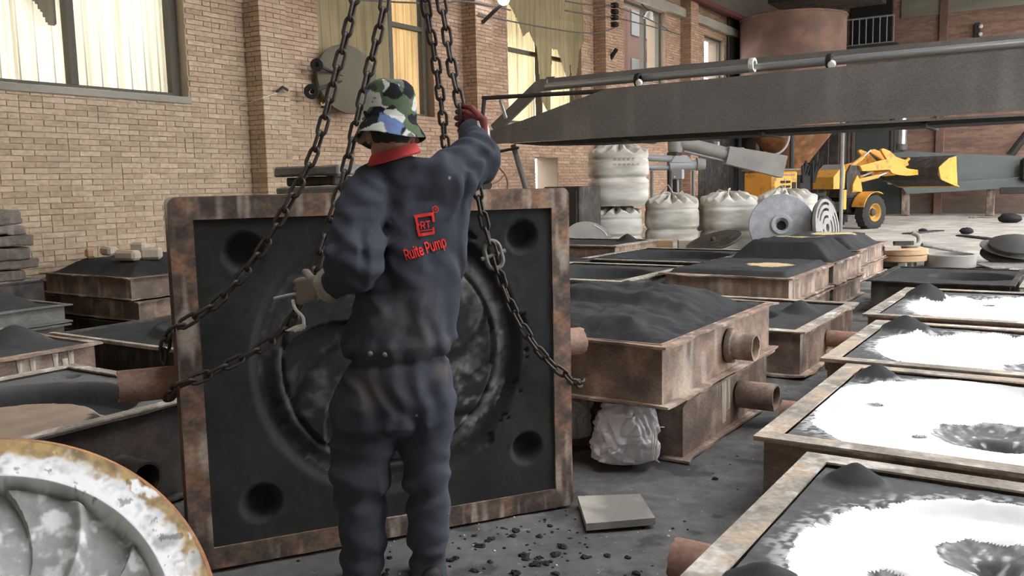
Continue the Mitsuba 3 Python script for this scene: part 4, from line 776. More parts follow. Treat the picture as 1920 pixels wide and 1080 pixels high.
# lettering on the back, laid onto the cloth
bv = sv[(sv[:, 2] > 1.0) & (suit.vertex_normals @ fac < -.15)]; from scipy.interpolate import LinearNDInterpolator
bl = np.c_[bv @ lat, bv[:, 2]]; DEP = LinearNDInterpolator(bl, bv @ fac)
def onback(mesh, o, ang, lift=.003):
    c, s = math.cos(ang), math.sin(ang); v = mesh.vertices; a = o[0] + c * v[:, 0] - s * v[:, 1]; z = o[1] + s * v[:, 0] + c * v[:, 1]; dd = DEP(a, z); dd = np.where(np.isnan(dd), np.nanmedian(dd), dd)
    V_ = a[:, None] * lat + z[:, None] * np.array([0, 0, 1.0]) + (dd - lift - v[:, 2])[:, None] * fac; return trimesh.Trimesh(V_, mesh.faces, process=False)
def backuv(px, py): p = atd(px, py, PD - .13); return np.array([p @ lat, p[2]])
o0, o1 = backuv(761, 489), backuv(846, 464); Lw = np.linalg.norm(o1 - o0); ang = math.atan2(o1[1] - o0[1], o1[0] - o0[0])
tm = meshkit.text_mesh('Ruite Pump', .036, .0015, True); sc = Lw / tm.bounds[1][0]; tm.apply_scale([sc, 1.0, 1]); part(SUIT, 'lettering', onback(tm.subdivide_to_size(.012), o0, ang), 'red_print', label='red lettering on the back')
q0 = backuv(783, 445); sx = np.linalg.norm(backuv(822, 440) - q0); h_ = .072
bar = lambda *p: Polygon([(x * sx, y * h_) for x, y in p])
outer = unary_union([bar((0, 1.0), (1.0, 1.05), (1.0, .90), (.0, .86)), bar((0, 1.0), (.13, 1.0), (.17, .60), (.06, .56)), bar((.03, .44), (.17, .48), (.22, .02), (.09, 0)), bar((.06, .44), (.24, .52), (.22, .60), (.05, .58)), bar((.09, 0), (.09, .14), (.95, .17), (.95, .03)), bar((.84, .05), (.95, .05), (.95, .36), (.84, .36)), bar((.88, .60), (1.0, .60), (1.0, 1.0), (.88, 1.0))])
lg = extr(outer, .0015); part(SUIT, 'logo', onback(lg.subdivide_to_size(.012), q0, math.radians(4)), 'red_print', label='red square logo outline')
rt = meshkit.text_mesh('RT', .024, .0015, True); rt.apply_scale([sx * .56 / rt.bounds[1][0], 1, 1]); rt.apply_translation((sx * .22, h_ * .34, 0)); ul = extr(sbox(sx * .22, h_ * .24, sx * .84, h_ * .28), .0015); part(SUIT, 'logo_letters', onback(cat(rt, ul).subdivide_to_size(.012), q0, math.radians(4)), 'red_print')
r0 = backuv(821, 393); cr = extr(Point(0, 0).buffer(.0115).difference(Point(0, 0).buffer(.0092)), .0015); rl_ = meshkit.text_mesh('R', .012, .0015); rl_.apply_translation((-rl_.bounds[1][0] / 2, -.006, 0)); part(SUIT, 'registered_mark', onback(cat(cr, rl_), r0, 0), 'red_print')
# frayed rope and short rod in the left hand
t = thing('frayed_rope', 'short pale rope end with frayed tassel hanging from the left glove', 'rope'); e0, e1, e2 = atd(549, 562, 3.16), atd(568, 595, 3.15), atd(569, 612, 3.14)
scene[t + '__strand'] = shape(tube(spline([e0, atd(553, 578, 3.155), e1, e2], .006), .006, 10), 'rope_white', True)
fr = []
for i in range(16): a = e2 + rng.normal(0, .004, 3); b = atd(535 + i * 2.0, 619 + 4 * rng.random(), 3.14 + .02 * rng.random()); fr.append(tube([a, (a + b) / 2 + rng.normal(0, .003, 3), b], [.003, .003, .0018], 5))
part(t, 'tassel', cat(fr), 'rope_white', stuff=True, label='white frayed fibres')
t = thing('short_rod', 'short pale metal rod sticking out of the left glove', 'rod'); scene[t] = shape(tube([atd(514, 560, 3.17), atd(545, 553, 3.17), atd(566, 549, 3.18)], .0065, 12), 'machine_light', 40)
# ------------------------------------------------------------------ the raised conveyor across the hall
BY = 10.6
def xz(pts, Y): return [(p[0], p[2]) for p in (aty(a, b, Y) for a, b in pts)]
def plateY(pts, Y, th): m = extr(Polygon(pts), th); return moved(m, np.array([[1, 0, 0, 0], [0, 0, 1, Y], [0, 1, 0, 0], [0, 0, 0, 1.0]]))
BM = thing('overhead_conveyor', 'long brown-grey steel conveyor casing crossing above the bulk bags, tapering to the left', 'conveyor')
front = xz([(918, 245), (980, 225.5), (1060, 195), (1135, 166.5)], BY) + [(-.651, 2.68), (3.5, 2.66), (3.5, 2.07), (-.626, 2.062)] + xz([(1280, 248), (922, 270.5)], BY)
part(BM, 'side_cover', plateY(front, BY, .012), 'beam_paint', label='brown-grey side sheet')
part(BM, 'bottom_flange', box(-7.2, 3.5, BY - .03, BY + .012, 2.005, 2.03), 'beam_paint')
part(BM, 'belly', hull([(-7.0, BY + .02, 2.0), (3.5, BY + .02, 2.04), (-7.0, BY + 1.0, 1.99), (3.5, BY + 1.0, 2.04), (-5.9, BY + .15, 1.95), (3.5, BY + .15, 1.985), (-5.9, BY + .85, 1.95), (3.5, BY + .85, 1.985)]), 'steel_dark')
for x in (-5.2, -3.4, -1.6, .2): part(BM, 'rib', box(x, x + .05, BY + .02, BY + .98, 1.94, 1.985), 'steel_dark')
FY = BY + .75
far = [aty(a, b, FY) for a, b in ((925, 243), (1010, 160), (1280, 133), (1920, 77))]; far.append(np.array([3.5, FY, far[-1][2] + .0]))
for a, b in zip(far, far[1:]):
    d = (b - a) / np.linalg.norm(b - a); n_ = np.array([-d[2], 0, d[0]]) * .085; part(BM, 'far_channel', hull([a + n_, a - n_, b + n_, b - n_, a + n_ + [0, .05, 0], a - n_ + [0, .05, 0], b + n_ + [0, .05, 0], b - n_ + [0, .05, 0]]), 'steel_mid' if False else 'beam_paint')
pl_ = [aty(1024, 163, BY + .3), aty(1920, 81.5, BY + .12)]; pl_.append(np.array([3.5, BY + .12, pl_[-1][2]]))
part(BM, 'pipe', tube(pl_, .052, 16), 'steel_pipe', 40, label='grey pipe along the top')
part(BM, 'handrail', tube([aty(905, 184, BY + .1), aty(1150, 170, BY + .1)], .03, 10), 'steel_dark', 40)
part(BM, 'post', tube([aty(908, 186, BY + .1), aty(903, 238, BY + .1)], .03, 8), 'steel_dark', 40); part(BM, 'post', tube([aty(938, 187, BY + .1), aty(949, 222, BY + .1)], .026, 8), 'steel_pipe', 40)
part(BM, 'bracket', cat(tube([aty(1025, 146, BY + .3), aty(1025, 170, BY + .3)], .015, 6), tube([aty(1025, 146, BY + .3), aty(1040, 145, BY + .3)], .015, 6)), 'steel_mid')
for px, py, mt in ((1197, 152, 'rubber_black'), (1411, 124, 'lamp_white'), (1556, 117, 'rubber_black')):
    c = aty(px, py - 2, BY + .12); part(BM, 'clamp', place_z(lathe([(.056, -.03), (.085, -.03), (.09, 0), (.085, .03), (.056, .03), (.056, -.03)], 24), pl_[1] - pl_[0], c), mt, 40)
    if mt == 'rubber_black': part(BM, 'cap', place_z(lathe([(0, .0), (.05, .0), (.035, .05), (0, .055)], 20), (.3, -1, -.4), c + [.03, -.05, -.04]), 'lamp_white', 40)
def ground_leg(a, b, r=.04):
    d = (b - a) / (a[2] - b[2]); return tube([a, a + d * a[2]], r, 10)
part(BM, 'leg', ground_leg(aty(962, 272, BY + .1), aty(985, 350, BY + .1)), 'steel_mid', 40); part(BM, 'leg', ground_leg(aty(962, 272, BY + .5), aty(985, 350, BY + .5)), 'steel_mid', 40)
part(BM, 'leg', tube([(2.6, BY + .5, 2.0), (2.6, BY + .5, 0)], .06, 10), 'steel_mid', 40)
part(BM, 'brace', cat(tube([aty(927, 286, BY), aty(972, 277, BY)], .022, 6), tube([aty(922, 272, BY), aty(928, 287, BY)], .018, 6)), 'steel_dark')

# ------------------------------------------------------------------ bulk bags and discs
def bag(name_label, c, w, h, seed, print_=False, group='woven bulk bags'):
    t = thing('bulk_bag', name_label, 'bag', group); n, mz = 96, 60; V = []; r_ = np.random.default_rng(seed); ph = r_.random(4) * 6
    for i in range(mz):
        s = i / (mz - 1); z = h * s; a = np.arange(n) * 2 * np.pi / n; e = 3.2; rad = (np.abs(np.cos(a)) ** e + np.abs(np.sin(a)) ** e) ** (-1 / e)
        b = .5 * w * (1 - .10 * (1 - sstep(0, .12, s)) - .10 * np.exp(-((s - .42 - .05 * np.sin(ph[0])) / .035) ** 2) - .04 * np.exp(-((s - .78) / .02) ** 2) + .03 * np.sin(np.pi * s)); top = sstep(.90, 1.0, s); b = b * (1 - .30 * top)
        V.append(np.c_[b * rad * np.cos(a), b * rad * np.sin(a), np.full(n, z - .10 * w * top * .4)])
    nr = 14
    for i in range(1, nr):
        s = i / nr; a = np.arange(n) * 2 * np.pi / n; e = 3.2; rad = (np.abs(np.cos(a)) ** e + np.abs(np.sin(a)) ** e) ** (-1 / e); V.append(np.c_[.35 * w * (1 - s) * rad * np.cos(a), .35 * w * (1 - s) * rad * np.sin(a), np.full(n, h * (.97 + .05 * s))])
    V = np.vstack(V); R = len(V) // n; F = []
    i, j = np.meshgrid(np.arange(R - 1), np.arange(n), indexing='ij'); q, q2 = (i * n + j).ravel(), (i * n + (j + 1) % n).ravel(); F = np.vstack([np.c_[q, q2, q2 + n], np.c_[q, q2 + n, q + n]])
    s = V[:, 2] / h; a = np.arctan2(V[:, 1], V[:, 0]); hor = .012 * (nfbm(np.c_[V[:, :2] * 2, V[:, 2] * 14], 3, seed) - .5) * 2; crum = sstep(.82, .97, s) * (.10 * (N3(V, 5, seed + 1) - .5) + .05 * np.sin(14 * a + 5 * N3(V, 4, seed + 2)))
    o = V[:, :2] / (np.linalg.norm(V[:, :2], axis=1, keepdims=True) + 1e-6); V[:, :2] += o * (hor + .04 * (N3(V, 1.6, seed + 3) - .5))[:, None]; V[:, 2] += crum
    th = math.atan2(right0[1], right0[0]) + .12 * (r_.random() - .5); Mz = trimesh.transformations.compose_matrix(angles=(0, 0, th), translate=c)
    part(t, 'sack', moved(trimesh.Trimesh(V, F, process=False), Mz), 'bag', True)
    ties = []
    for k in range(5):
        a0 = r_.random() * 6.28; rr_ = .30 * w; p0 = np.array([rr_ * math.cos(a0), rr_ * math.sin(a0), h * .97]); ties.append(tube([p0, p0 * [.7, .7, 1] + [0, 0, .07 + .05 * r_.random()], p0 * [.2, .2, 1] + r_.normal(0, .06, 3) + [0, 0, .05], p0 * [-.3, -.3, 1] + [0, 0, .0]], .014, 6))
    part(t, 'strap', moved(cat(ties), Mz), 'bag', True, label='crumpled neck straps', stuff=True)
    if print_:
        pr = []
        for rz, cols, hh in ((.78, 5, .055), (.69, 6, .035)):
            for k in range(cols): x = -.10 * w + k * .085 - .04; z = h * rz; yy = -w * .5 - .018; pr.append(box(x, x + .05, yy, yy + .003, z, z + hh * .3)); pr.append(box(x, x + .012, yy, yy + .003, z - hh * .5, z + hh * .3)); pr.append(box(x + .01, x + .05, yy, yy + .003, z - hh * .5, z - hh * .35))
        part(t, 'print', moved(cat(pr), Mz), 'bag_print', stuff=True, label='faded dark print')
    return t
BD = 17.0
def gpos(px, depth): p = atd(px, 400, depth); return np.array([p[0], p[1], 0.0])
bag('lower bulk bag of the two stacked at the left end of the bag row', gpos(1155, BD), .97, .93, 1)
bag('upper bulk bag with faded print, on top of the stack left in the bag row', gpos(1159, BD) + [0, 0, .97], 1.10, 1.12, 2, True)
bag('sagging bulk bag second from left in the row, next to the two stacked ones', gpos(1259, BD), .97, 1.13, 3)
bag('bulk bag third from left in the row, behind the dark leaning disc', gpos(1366, BD), 1.0, 1.15, 4)
bag('bulk bag at the right end of the row, behind the light grey round disc', gpos(1475, BD + .1), 1.04, 1.17, 5)
# pale round casting with a bored hub
t = thing('cast_disc', 'light grey round cast disc with bored hub leaning against the bulk bags', 'disc'); c = atd(1465, 424, 16.0); c[2] = .575; n_ = np.array([-c[0], -c[1], 0]) / np.linalg.norm(c[:2]) + [0, 0, .22]
scene[t + '__plate'] = shape(place_z(lathe([(.075, -.05), (.56, -.05), (.575, -.035), (.575, .03), (.56, .045), (.22, .06), (.205, .062), (.19, .075), (.17, .10), (.125, .10), (.115, .085), (.10, .02), (.075, -.05)], 96), n_, c), 'cast_grey', 35)
part(t, 'bore', place_z(lathe([(0, -.045), (.10, -.045), (.10, -.03), (0, -.03)], 32), n_, c), 'rubber_black', label='dark bore')
t = thing('slotted_disc', 'pale disc with curved slots standing edge-on beside the light grey disc', 'disc'); c = atd(1546, 425, 15.8); c[2] = .52; n_ = np.array([.80, -.12, .10])
P = Point(0, 0).buffer(.52, 48)
for r_ in (.20, .33, .44):
    for a0 in (0.2, 2.3, 4.4): arc = [(r_ * math.cos(a0 + k * .1), r_ * math.sin(a0 + k * .1)) for k in range(15)]; from shapely.geometry import LineString; P = P.difference(LineString(arc).buffer(.024))
P = P.difference(Point(0, 0).buffer(.07)); m = extr(P, .06); scene[t + '__plate'] = shape(place_z(m, n_, c), 'machine_grey', 30); part(t, 'backing', place_z(lathe([(0, -.03), (.50, -.03), (.50, -.003), (0, -.003)], 48), n_, c), 'iron_dark')
t = thing('leaning_disc', 'dull glass-grey disc with white arcs leaning in front of the stacked bags', 'disc'); c = atd(1103, 434, 15.0); c[2] = .42; n_ = np.array([.50, -.55, .62])
scene[t + '__plate'] = shape(place_z(lathe([(0, -.02), (.42, -.02), (.43, 0), (.42, .02), (.15, .025), (0, .025)], 64), n_, c), 'machine_grey', 35)
dd, A1, B1 = frame_of(n_)
for r_, a0, a1 in ((.20, .2, 1.5), (.28, .3, 1.7), (.35, 3.4, 4.3)): part(t, 'arc', tube([c + dd * .025 + r_ * (math.cos(x) * A1 + math.sin(x) * B1) for x in np.linspace(a0, a1, 14)], .012, 6), 'lamp_white', 40, label='white raised arc')
t = thing('dark_disc', 'flat dark brown disc tilted on the moulds in front of the bulk bags', 'disc'); c = atd(1338, 453, 13.2); n_ = np.array([-.18, -.32, 1.0])
scene[t + '__plate'] = shape(place_z(lathe([(0, -.02), (.42, -.02), (.43, 0), (.42, .018), (0, .022)], 64), n_, c), 'iron_dark', 35); part(t, 'knob', place_z(lathe([(0, .08), (.03, .07), (.04, .02)], 16), n_, c), 'iron_dark', 40)
for i, (px, m_, l) in enumerate(((1241, 'wood_orange', 'tan block beside the dark tilted disc, left of the two'), (1281, 'pale_stone', 'pale block touching the dark tilted disc, right of the two'))):
    t = thing('pale_block', l, 'block', 'pale blocks before the bags'); p = atd(px + 10 * i, 466, 14.0 - .1 * i); scene[t] = shape(moved(cbox(-.17, .17, -.12, .12, 0, .14, .012), trimesh.transformations.compose_matrix(angles=(0, 0, .45), translate=p)), m_, 30)
t = thing('steel_cabinet', 'dark steel cabinet left of the stacked bulk bags', 'cabinet'); p = gpos(1080, 16.0); scene[t + '__body'] = shape(cbox(p[0] - .5, p[0] + .25, p[1] - .3, p[1] + .5, 0, 1.36, .02), 'iron_dark'); part(t, 'door', cbox(p[0] - .44, p[0] + .19, p[1] - .32, p[1] - .29, .1, 1.28, .008), 'steel_dark')

# ------------------------------------------------------------------ sand mixer, silo, dark steelwork
t = thing('silo', 'large brown steel silo with an orange cone in the far corner', 'silo'); sc_ = (-7.7, 27.2)
zt = lambda m: moved(m, trimesh.transformations.translation_matrix((sc_[0], sc_[1], 0)))
scene[t + '__tank'] = shape(zt(lathe([(0, 6.15), (1.48, 6.15), (1.52, 6.10), (1.52, 3.28), (1.50, 3.24)], 72)), 'silo_paint', 35)
part(t, 'cone', zt(lathe([(1.51, 3.24), (1.46, 3.12), (.33, 1.62), (.31, 1.45), (.22, 1.45)], 72)), 'rust_orange', 35, label='orange rusty cone')
for a in (.3, 1.87, 3.44, 5.01): part(t, 'leg', zt(tube([(1.50 * math.cos(a), 1.50 * math.sin(a), 3.3), (1.50 * math.cos(a), 1.50 * math.sin(a), 0)], .07, 8)), 'steel_dark', 40)
part(t, 'top_ring', zt(moved(trimesh.creation.torus(1.52, .035, 64, 8), trimesh.transformations.translation_matrix((0, 0, 6.12)))), 'silo_paint', True)
t = thing('steel_enclosure', 'dark sheet-steel panels around the silo and along the brick wall corner', 'enclosure')
scene[t + '__sheet'] = shape(cbox(-9.385, -9.31, 26.25, 28.9, 0, 8.9, .02), 'steel_dark')
for i in range(9): part(t, 'panel', cbox(-9.3 + i * .32, -9.01 + i * .32, 29.2, 29.26, .0, 3.6, .01), 'iron_dark')
for i in range(6): part(t, 'panel', cbox(-9.36, -9.30, 23.4 + i * .46, 23.83 + i * .46, .0, 3.2, .01), 'iron_dark')
part(t, 'header', cbox(-9.35, -6.3, 29.1, 29.3, 3.6, 3.85, .01), 'steel_dark'); part(t, 'canopy', cbox(-9.35, -5.9, 28.9, 31.5, 7.0, 7.9, .02), 'iron_dark')
MX = thing('sand_mixer', 'grey sand mixer with a sloping screw arm above the bulk bags', 'mixer'); MD = 19.0
P_ = lambda a, b, d=MD: atd(a, b, d)
part(MX, 'arm', tube([P_(1272, 266), P_(1372, 291)], .14, 24), 'machine_grey', 40, label='upper arm tube')
def boxbeam(a, b, hw, hh): d = (b - a) / np.linalg.norm(b - a); s = np.cross(d, [0, 0, 1.0]); s /= np.linalg.norm(s); u = np.cross(s, d); return hull([a + s * x * hw + u * y * hh for x in (-1, 1) for y in (-1, 1)] + [b + s * x * hw + u * y * hh * 1.25 for x in (-1, 1) for y in (-1, 1)])
part(MX, 'trough', boxbeam(P_(1362, 291), P_(1468, 313), .18, .19), 'machine_grey', label='lower screw trough')
for px, py in ((1344, 270), (1432, 289), (1390, 281)): part(MX, 'lug', cbox(*sum(([v - .05, v + .05] for v in P_(px, py)), []), .01), 'machine_light')
part(MX, 'return_pipe', tube([P_(1283, 284), P_(1366, 303)], .03, 10), 'machine_light', 40); part(MX, 'end_band', cat(*[tube([P_(1455 + k, 292 + k * .2), P_(1460 + k, 320)], .03, 8) for k in (0, 9)]), 'steel_dark')
part(MX, 'joint', place_z(lathe([(0, -.14), (.13, -.14), (.16, -.08), (.16, .10), (.12, .15), (0, .15)], 28), [0, 0, 1], P_(1266, 274)), 'machine_grey', 40)
part(MX, 'column', cbox(*sum(([v - .12, v + .12] for v in P_(1264, 300)[:2]), []), 0, P_(1264, 285)[2], .02), 'steel_dark')
part(MX, 'hose', tube(spline([P_(1452, 290), P_(1464, 285), P_(1476, 270), P_(1480, 255)], .05), .025, 8), 'machine_light', 40)
part(MX, 'bed', tube([P_(1210, 296, 18.4), P_(1262, 298, 18.4)], .07, 14), 'machine_light', 40); part(MX, 'bed', tube([P_(1212, 314, 18.4), P_(1262, 314, 18.4)], .06, 14), 'machine_light', 40)
part(MX, 'motor', tube([P_(1255, 312, 18.4), P_(1306, 309, 18.4)], [.11, .11], 18), 'machine_light', 40, label='light grey motor'); part(MX, 'motor_cap', tube([P_(1306, 308, 18.4), P_(1322, 308, 18.4)], [.14, .11], 18), 'machine_grey', 40)
part(MX, 'shroud', hull([P_(1258, 304, 18.3), P_(1300, 304, 18.3), P_(1266, 292, 18.3), P_(1288, 291, 18.3)] + [p + fw0 * .25 for p in (P_(1258, 304, 18.3), P_(1300, 304, 18.3), P_(1266, 292, 18.3), P_(1288, 291, 18.3))]), 'machine_light')
t = thing('control_box', 'small light grey control box hanging at the mixer motor', 'control box'); p = P_(1271, 327, 18.2); scene[t + '__case'] = shape(cbox(p[0] - .12, p[0] + .12, p[1] - .06, p[1] + .06, p[2] - .10, p[2] + .10, .012), 'machine_light'); part(t, 'conduit', tube([p + [0, 0, -.1], p * [1, 1, 0]], .02, 8), 'machine_light', 40); part(t, 'lamp', trimesh.creation.icosphere(2, .018).apply_transform(trimesh.transformations.translation_matrix(p + [-.05, -.06, -.05])), 'lamp_white', True)
part(MX, 'stand', cat(*[tube([P_(x, 320, 18.4), P_(x, 320, 18.4) * [1, 1, 0]], .035, 8) for x in (1222, 1258, 1300)]), 'steel_mid')
t = thing('steel_post', 'slim pale brown post standing in front of the yellow loader', 'post'); p = atd(1578, 340, 21.0); scene[t] = shape(tube([[p[0], p[1], 0], [p[0], p[1], 3.4]], .045, 12), 'machine_grey', 40)

# ------------------------------------------------------------------ the yellow loader
LD = thing('loader', 'small yellow wheel loader with raised bucket parked in front of the back wall', 'loader')
h_dir = (right0 * math.cos(math.radians(30)) + fw0 * math.sin(math.radians(30))); l_dir = np.array([-h_dir[1], h_dir[0], 0]); LM = mat4(h_dir, l_dir, [0, 0, 1], atz(1631, 428, 0))
def lp(name, mesh, mt, sm=False, par=None, **k): return part(par or LD, name, moved(mesh, LM), mt, sm, **k)
LX = lambda px, py, off=0: ((px - 1632 - off) / (49.0 if px > 1632 else 70.0), (428 - py) / 68.0)
def plateL(pts, y, th): return moved(extr(Polygon(pts).buffer(0), th), np.array([[1, 0, 0, 0], [0, 0, 1, y], [0, 1, 0, 0], [0, 0, 0, 1.0]]))
def wheelL(x, y, sg):
    R = .48; tr = lathe([(.24, -.16), (.36, -.17), (.41, -.155), (R, -.13), (R, .13), (.41, .155), (.36, .17), (.24, .16), (.24, -.16)], 56); v = tr.vertices; a = np.arctan2(v[:, 1], v[:, 0]); out = np.hypot(v[:, 0], v[:, 1]) > .39; k = np.where(out, 1 + .035 * np.sign(np.sin(a * 22 + v[:, 2] * 14)), 1); v[:, :2] *= k[:, None]; tr.vertices = v
    Mw = np.array([[1, 0, 0, x], [0, 0, 1 * sg, y], [0, 1, 0, .44], [0, 0, 0, 1.0]]); w = lp('wheel', moved(tr, Mw), 'tyre', 30)
    part(w, 'rim', moved(moved(lathe([(.0, .03), (.10, .03), (.12, .06), (.16, .02), (.19, .04), (.21, .13), (.245, .165), (.26, .15), (.25, .10)], 48), np.diag([1, 1, -1, 1.0])), LM @ Mw), 'wheel_rim', 40, label='yellow rim'); part(w, 'hub', moved(moved(lathe([(0, .13), (.09, .12), (.105, .05)], 24), np.diag([1, 1, -1, 1.0])), LM @ Mw), 'iron_dark', 40)
for x, y, sg in ((0, 0, 1), (0, 1.25, -1), (-2.0, 0, 1), (-2.0, 1.25, -1)): wheelL(x, y, sg)
lp('axle', tube([(0, .1, .44), (0, 1.2, .44)], .08, 10), 'steel_dark'); lp('axle', tube([(-2, .1, .44), (-2, 1.2, .44)], .08, 10), 'steel_dark')
lp('chassis', cat(cbox(-2.4, -.35, .35, .95, .45, .75, .03), cbox(-.55, .35, .30, 1.0, .42, .85, .03)), 'rubber_black')
lp('front_frame', cat(plateL([LX(1600, 357), LX(1627, 360), LX(1626, 352), LX(1622, 340), LX(1612, 328), LX(1600, 345)], .22, .06), plateL([LX(1600, 357), LX(1627, 360), LX(1626, 352), LX(1622, 340), LX(1612, 328), LX(1600, 345)], .95, .06), cbox(-.45, -.1, .25, .98, 1.0, 1.15, .02)), 'loader_yellow')
lp('tower', cat(*[plateL([(-.62, .9), (-.18, .9), (-.10, 1.45), (-.12, 1.72), (-.5, 1.74), (-.66, 1.5)], y, .05) for y in (.28, .92)], box(-.6, -.2, .3, .95, .85, 1.5)), 'iron_dark', label='dark oily arm tower')
fd = [(.555 * math.cos(a), .46 + .555 * math.sin(a)) for a in np.linspace(math.radians(165), math.radians(62), 14)]; fd2 = [(.535 * math.cos(a), .46 + .535 * math.sin(a)) for a in np.linspace(math.radians(62), math.radians(165), 14)]
for y in (-.20, 1.05): lp('fender', plateL(fd + fd2, y, .40), 'loader_yellow')
arm = [LX(1617, 311), LX(1650, 304.5), LX(1676, 299), LX(1664, 282), LX(1668, 278.5), LX(1683, 284), LX(1700, 299), LX(1712, 311.5), LX(1720, 317), LX(1744, 320.5), LX(1745, 330), LX(1722, 331.5), LX(1700, 329), LX(1688, 325.5), LX(1683, 319), LX(1625, 321)]
lp('lift_arm', plateL(arm, .20, .07), 'loader_yellow'); lp('lift_arm', plateL(arm, .95, .07), 'loader_yellow'); lp('cross_tube', tube([(*LX(1700, 318)[:1], .2, LX(1700, 318)[1]), (LX(1700, 318)[0], 1.0, LX(1700, 318)[1])], .07, 14), 'loader_yellow', 40)
for y in (.32, .86):
    a, b, c = [np.array([q[0], y, q[1]]) for q in (LX(1618, 340), LX(1666, 331), LX(1688, 323))]; cyl = lp('lift_cylinder', tube([a, b], .06, 12), 'wheel_rim', 40); part(cyl, 'rod', moved(tube([b, c], .03, 10), LM), 'galv', 40)
a, b, c = [np.array([q[0], .6, q[1]]) for q in (LX(1625, 312), LX(1652, 294), LX(1667, 281))]; cyl = lp('tilt_cylinder', tube([a, b], .06, 12), 'wheel_rim', 40); part(cyl, 'rod', moved(tube([b, c], .03, 10), LM), 'galv', 40)
lp('tilt_lever', plateL([LX(1663, 284), LX(1672, 279), LX(1745, 302), LX(1748, 310), LX(1726, 320), LX(1690, 300)], .56, .08), 'loader_yellow'); lp('link', tube([(LX(1725, 318)[0], .6, LX(1725, 318)[1]), (LX(1750, 298)[0], .6, LX(1750, 298)[1])], .05, 10), 'loader_yellow', 40)
bp = [LX(1762, 317, 9), LX(1785, 299, 9), LX(1801, 295, 9), LX(1803, 320, 9), LX(1807, 355.5, 9), LX(1768, 340, 9)]
BK = lp('bucket', plateL(bp, -.33, .04), 'loader_yellow', label='yellow bucket'); part(BK, 'side_plate', moved(plateL(bp, 1.55, .04), LM), 'loader_yellow')
prof_ = [bp[2], bp[1], ((bp[1][0] + bp[0][0]) / 2 - .02, (bp[1][1] + bp[0][1]) / 2 + .01), bp[0], (bp[0][0] - .02, (bp[0][1] + bp[5][1]) / 2 - .03), bp[5], bp[4]]
sh = []
for (x0, z0), (x1, z1) in zip(prof_, prof_[1:]): sh.append(hull([(x0, y, z0) for y in (-.32, 1.58)] + [(x1, y, z1) for y in (-.32, 1.58)] + [(x0 + .02, y, z0 + .025) for y in (-.32, 1.58)] + [(x1 + .02, y, z1 + .025) for y in (-.32, 1.58)]))
part(BK, 'shell', moved(cat(sh), LM), 'iron_dark', label='worn dark bucket back'); part(BK, 'cutting_edge', moved(hull([(bp[4][0] - .12, y, bp[4][1] + .03) for y in (-.36, 1.62)] + [(bp[4][0] + .03, y, bp[4][1] - .01) for y in (-.36, 1.62)] + [(bp[4][0] + .0, y, bp[4][1] + .05) for y in (-.36, 1.62)]), LM), 'wheel_rim')
HD = lp('hood', cbox(-3.62, -2.70, .12, 1.18, .55, 1.62, .06), 'loader_yellow', label='yellow engine hood with vents')
hp = lambda m: moved(m, LM)
for i in range(2):
    for j in range(4): part(HD, 'vent', hp(cbox(-3.36 + i * .20, -3.21 + i * .20, .10, .135, 1.30 - j * .12, 1.36 - j * .12, .006)), 'rubber_black')
part(HD, 'panel', hp(cbox(-2.94, -2.80, .10, .135, 1.16, 1.32, .006)), 'rubber_black'); part(HD, 'decal', hp(cat(*[cbox(-3.3 + .08 * k, -3.24 + .08 * k, .113, .122, 1.48, 1.54, .002) for k in range(6)], cbox(-3.57, -3.50, .113, .122, 1.36, 1.5, .002))), 'rust_pink', stuff=True, label='faded red markings'); part(HD, 'top', hp(cbox(-3.66, -2.66, .08, 1.22, 1.62, 1.67, .01)), 'iron_grey')
lp('seat_console', moved(extr(Polygon([LX(1543, 353), LX(1543, 331), LX(1571, 308), LX(1576, 320), LX(1574, 353)]), .7), np.array([[1, 0, 0, 0], [0, 0, 1, .2], [0, 1, 0, 0], [0, 0, 0, 1.0]])), 'loader_yellow'); lp('seat', hull([(LX(1545, 331)[0], y, LX(1545, 331)[1]) for y in (.24, .86)] + [(LX(1570, 309)[0], y, LX(1570, 309)[1] + .02) for y in (.24, .86)] + [(LX(1570, 322)[0], y, LX(1570, 318)[1]) for y in (.24, .86)]), 'machine_grey')
lp('side_post', cbox(LX(1555, 0)[0], LX(1564, 0)[0], .0, .12, .55, 1.08, .01), 'loader_yellow'); lp('steering_column', cat(tube([(-1.9, .6, .9), (-1.7, .6, 1.7)], .04, 8), moved(trimesh.creation.torus(.19, .018, 28, 8), trimesh.transformations.compose_matrix(angles=(0, .5, 0), translate=(-1.7, .6, 1.72)))), 'rubber_black')
lp('engine_deck', cat(cbox(-2.70, -1.6, .15, 1.15, .7, 1.02, .03), cbox(-2.5, -2.0, .3, 1.0, 1.0, 1.5, .05), *[tube([(-2.4 + .13 * k, .25 + .1 * (k % 3), 1.3), (-2.3 + .13 * k, .35, 1.75 + .12 * (k % 2))], .035, 6) for k in range(6)]), 'rubber_black', label='dark engine and levers')

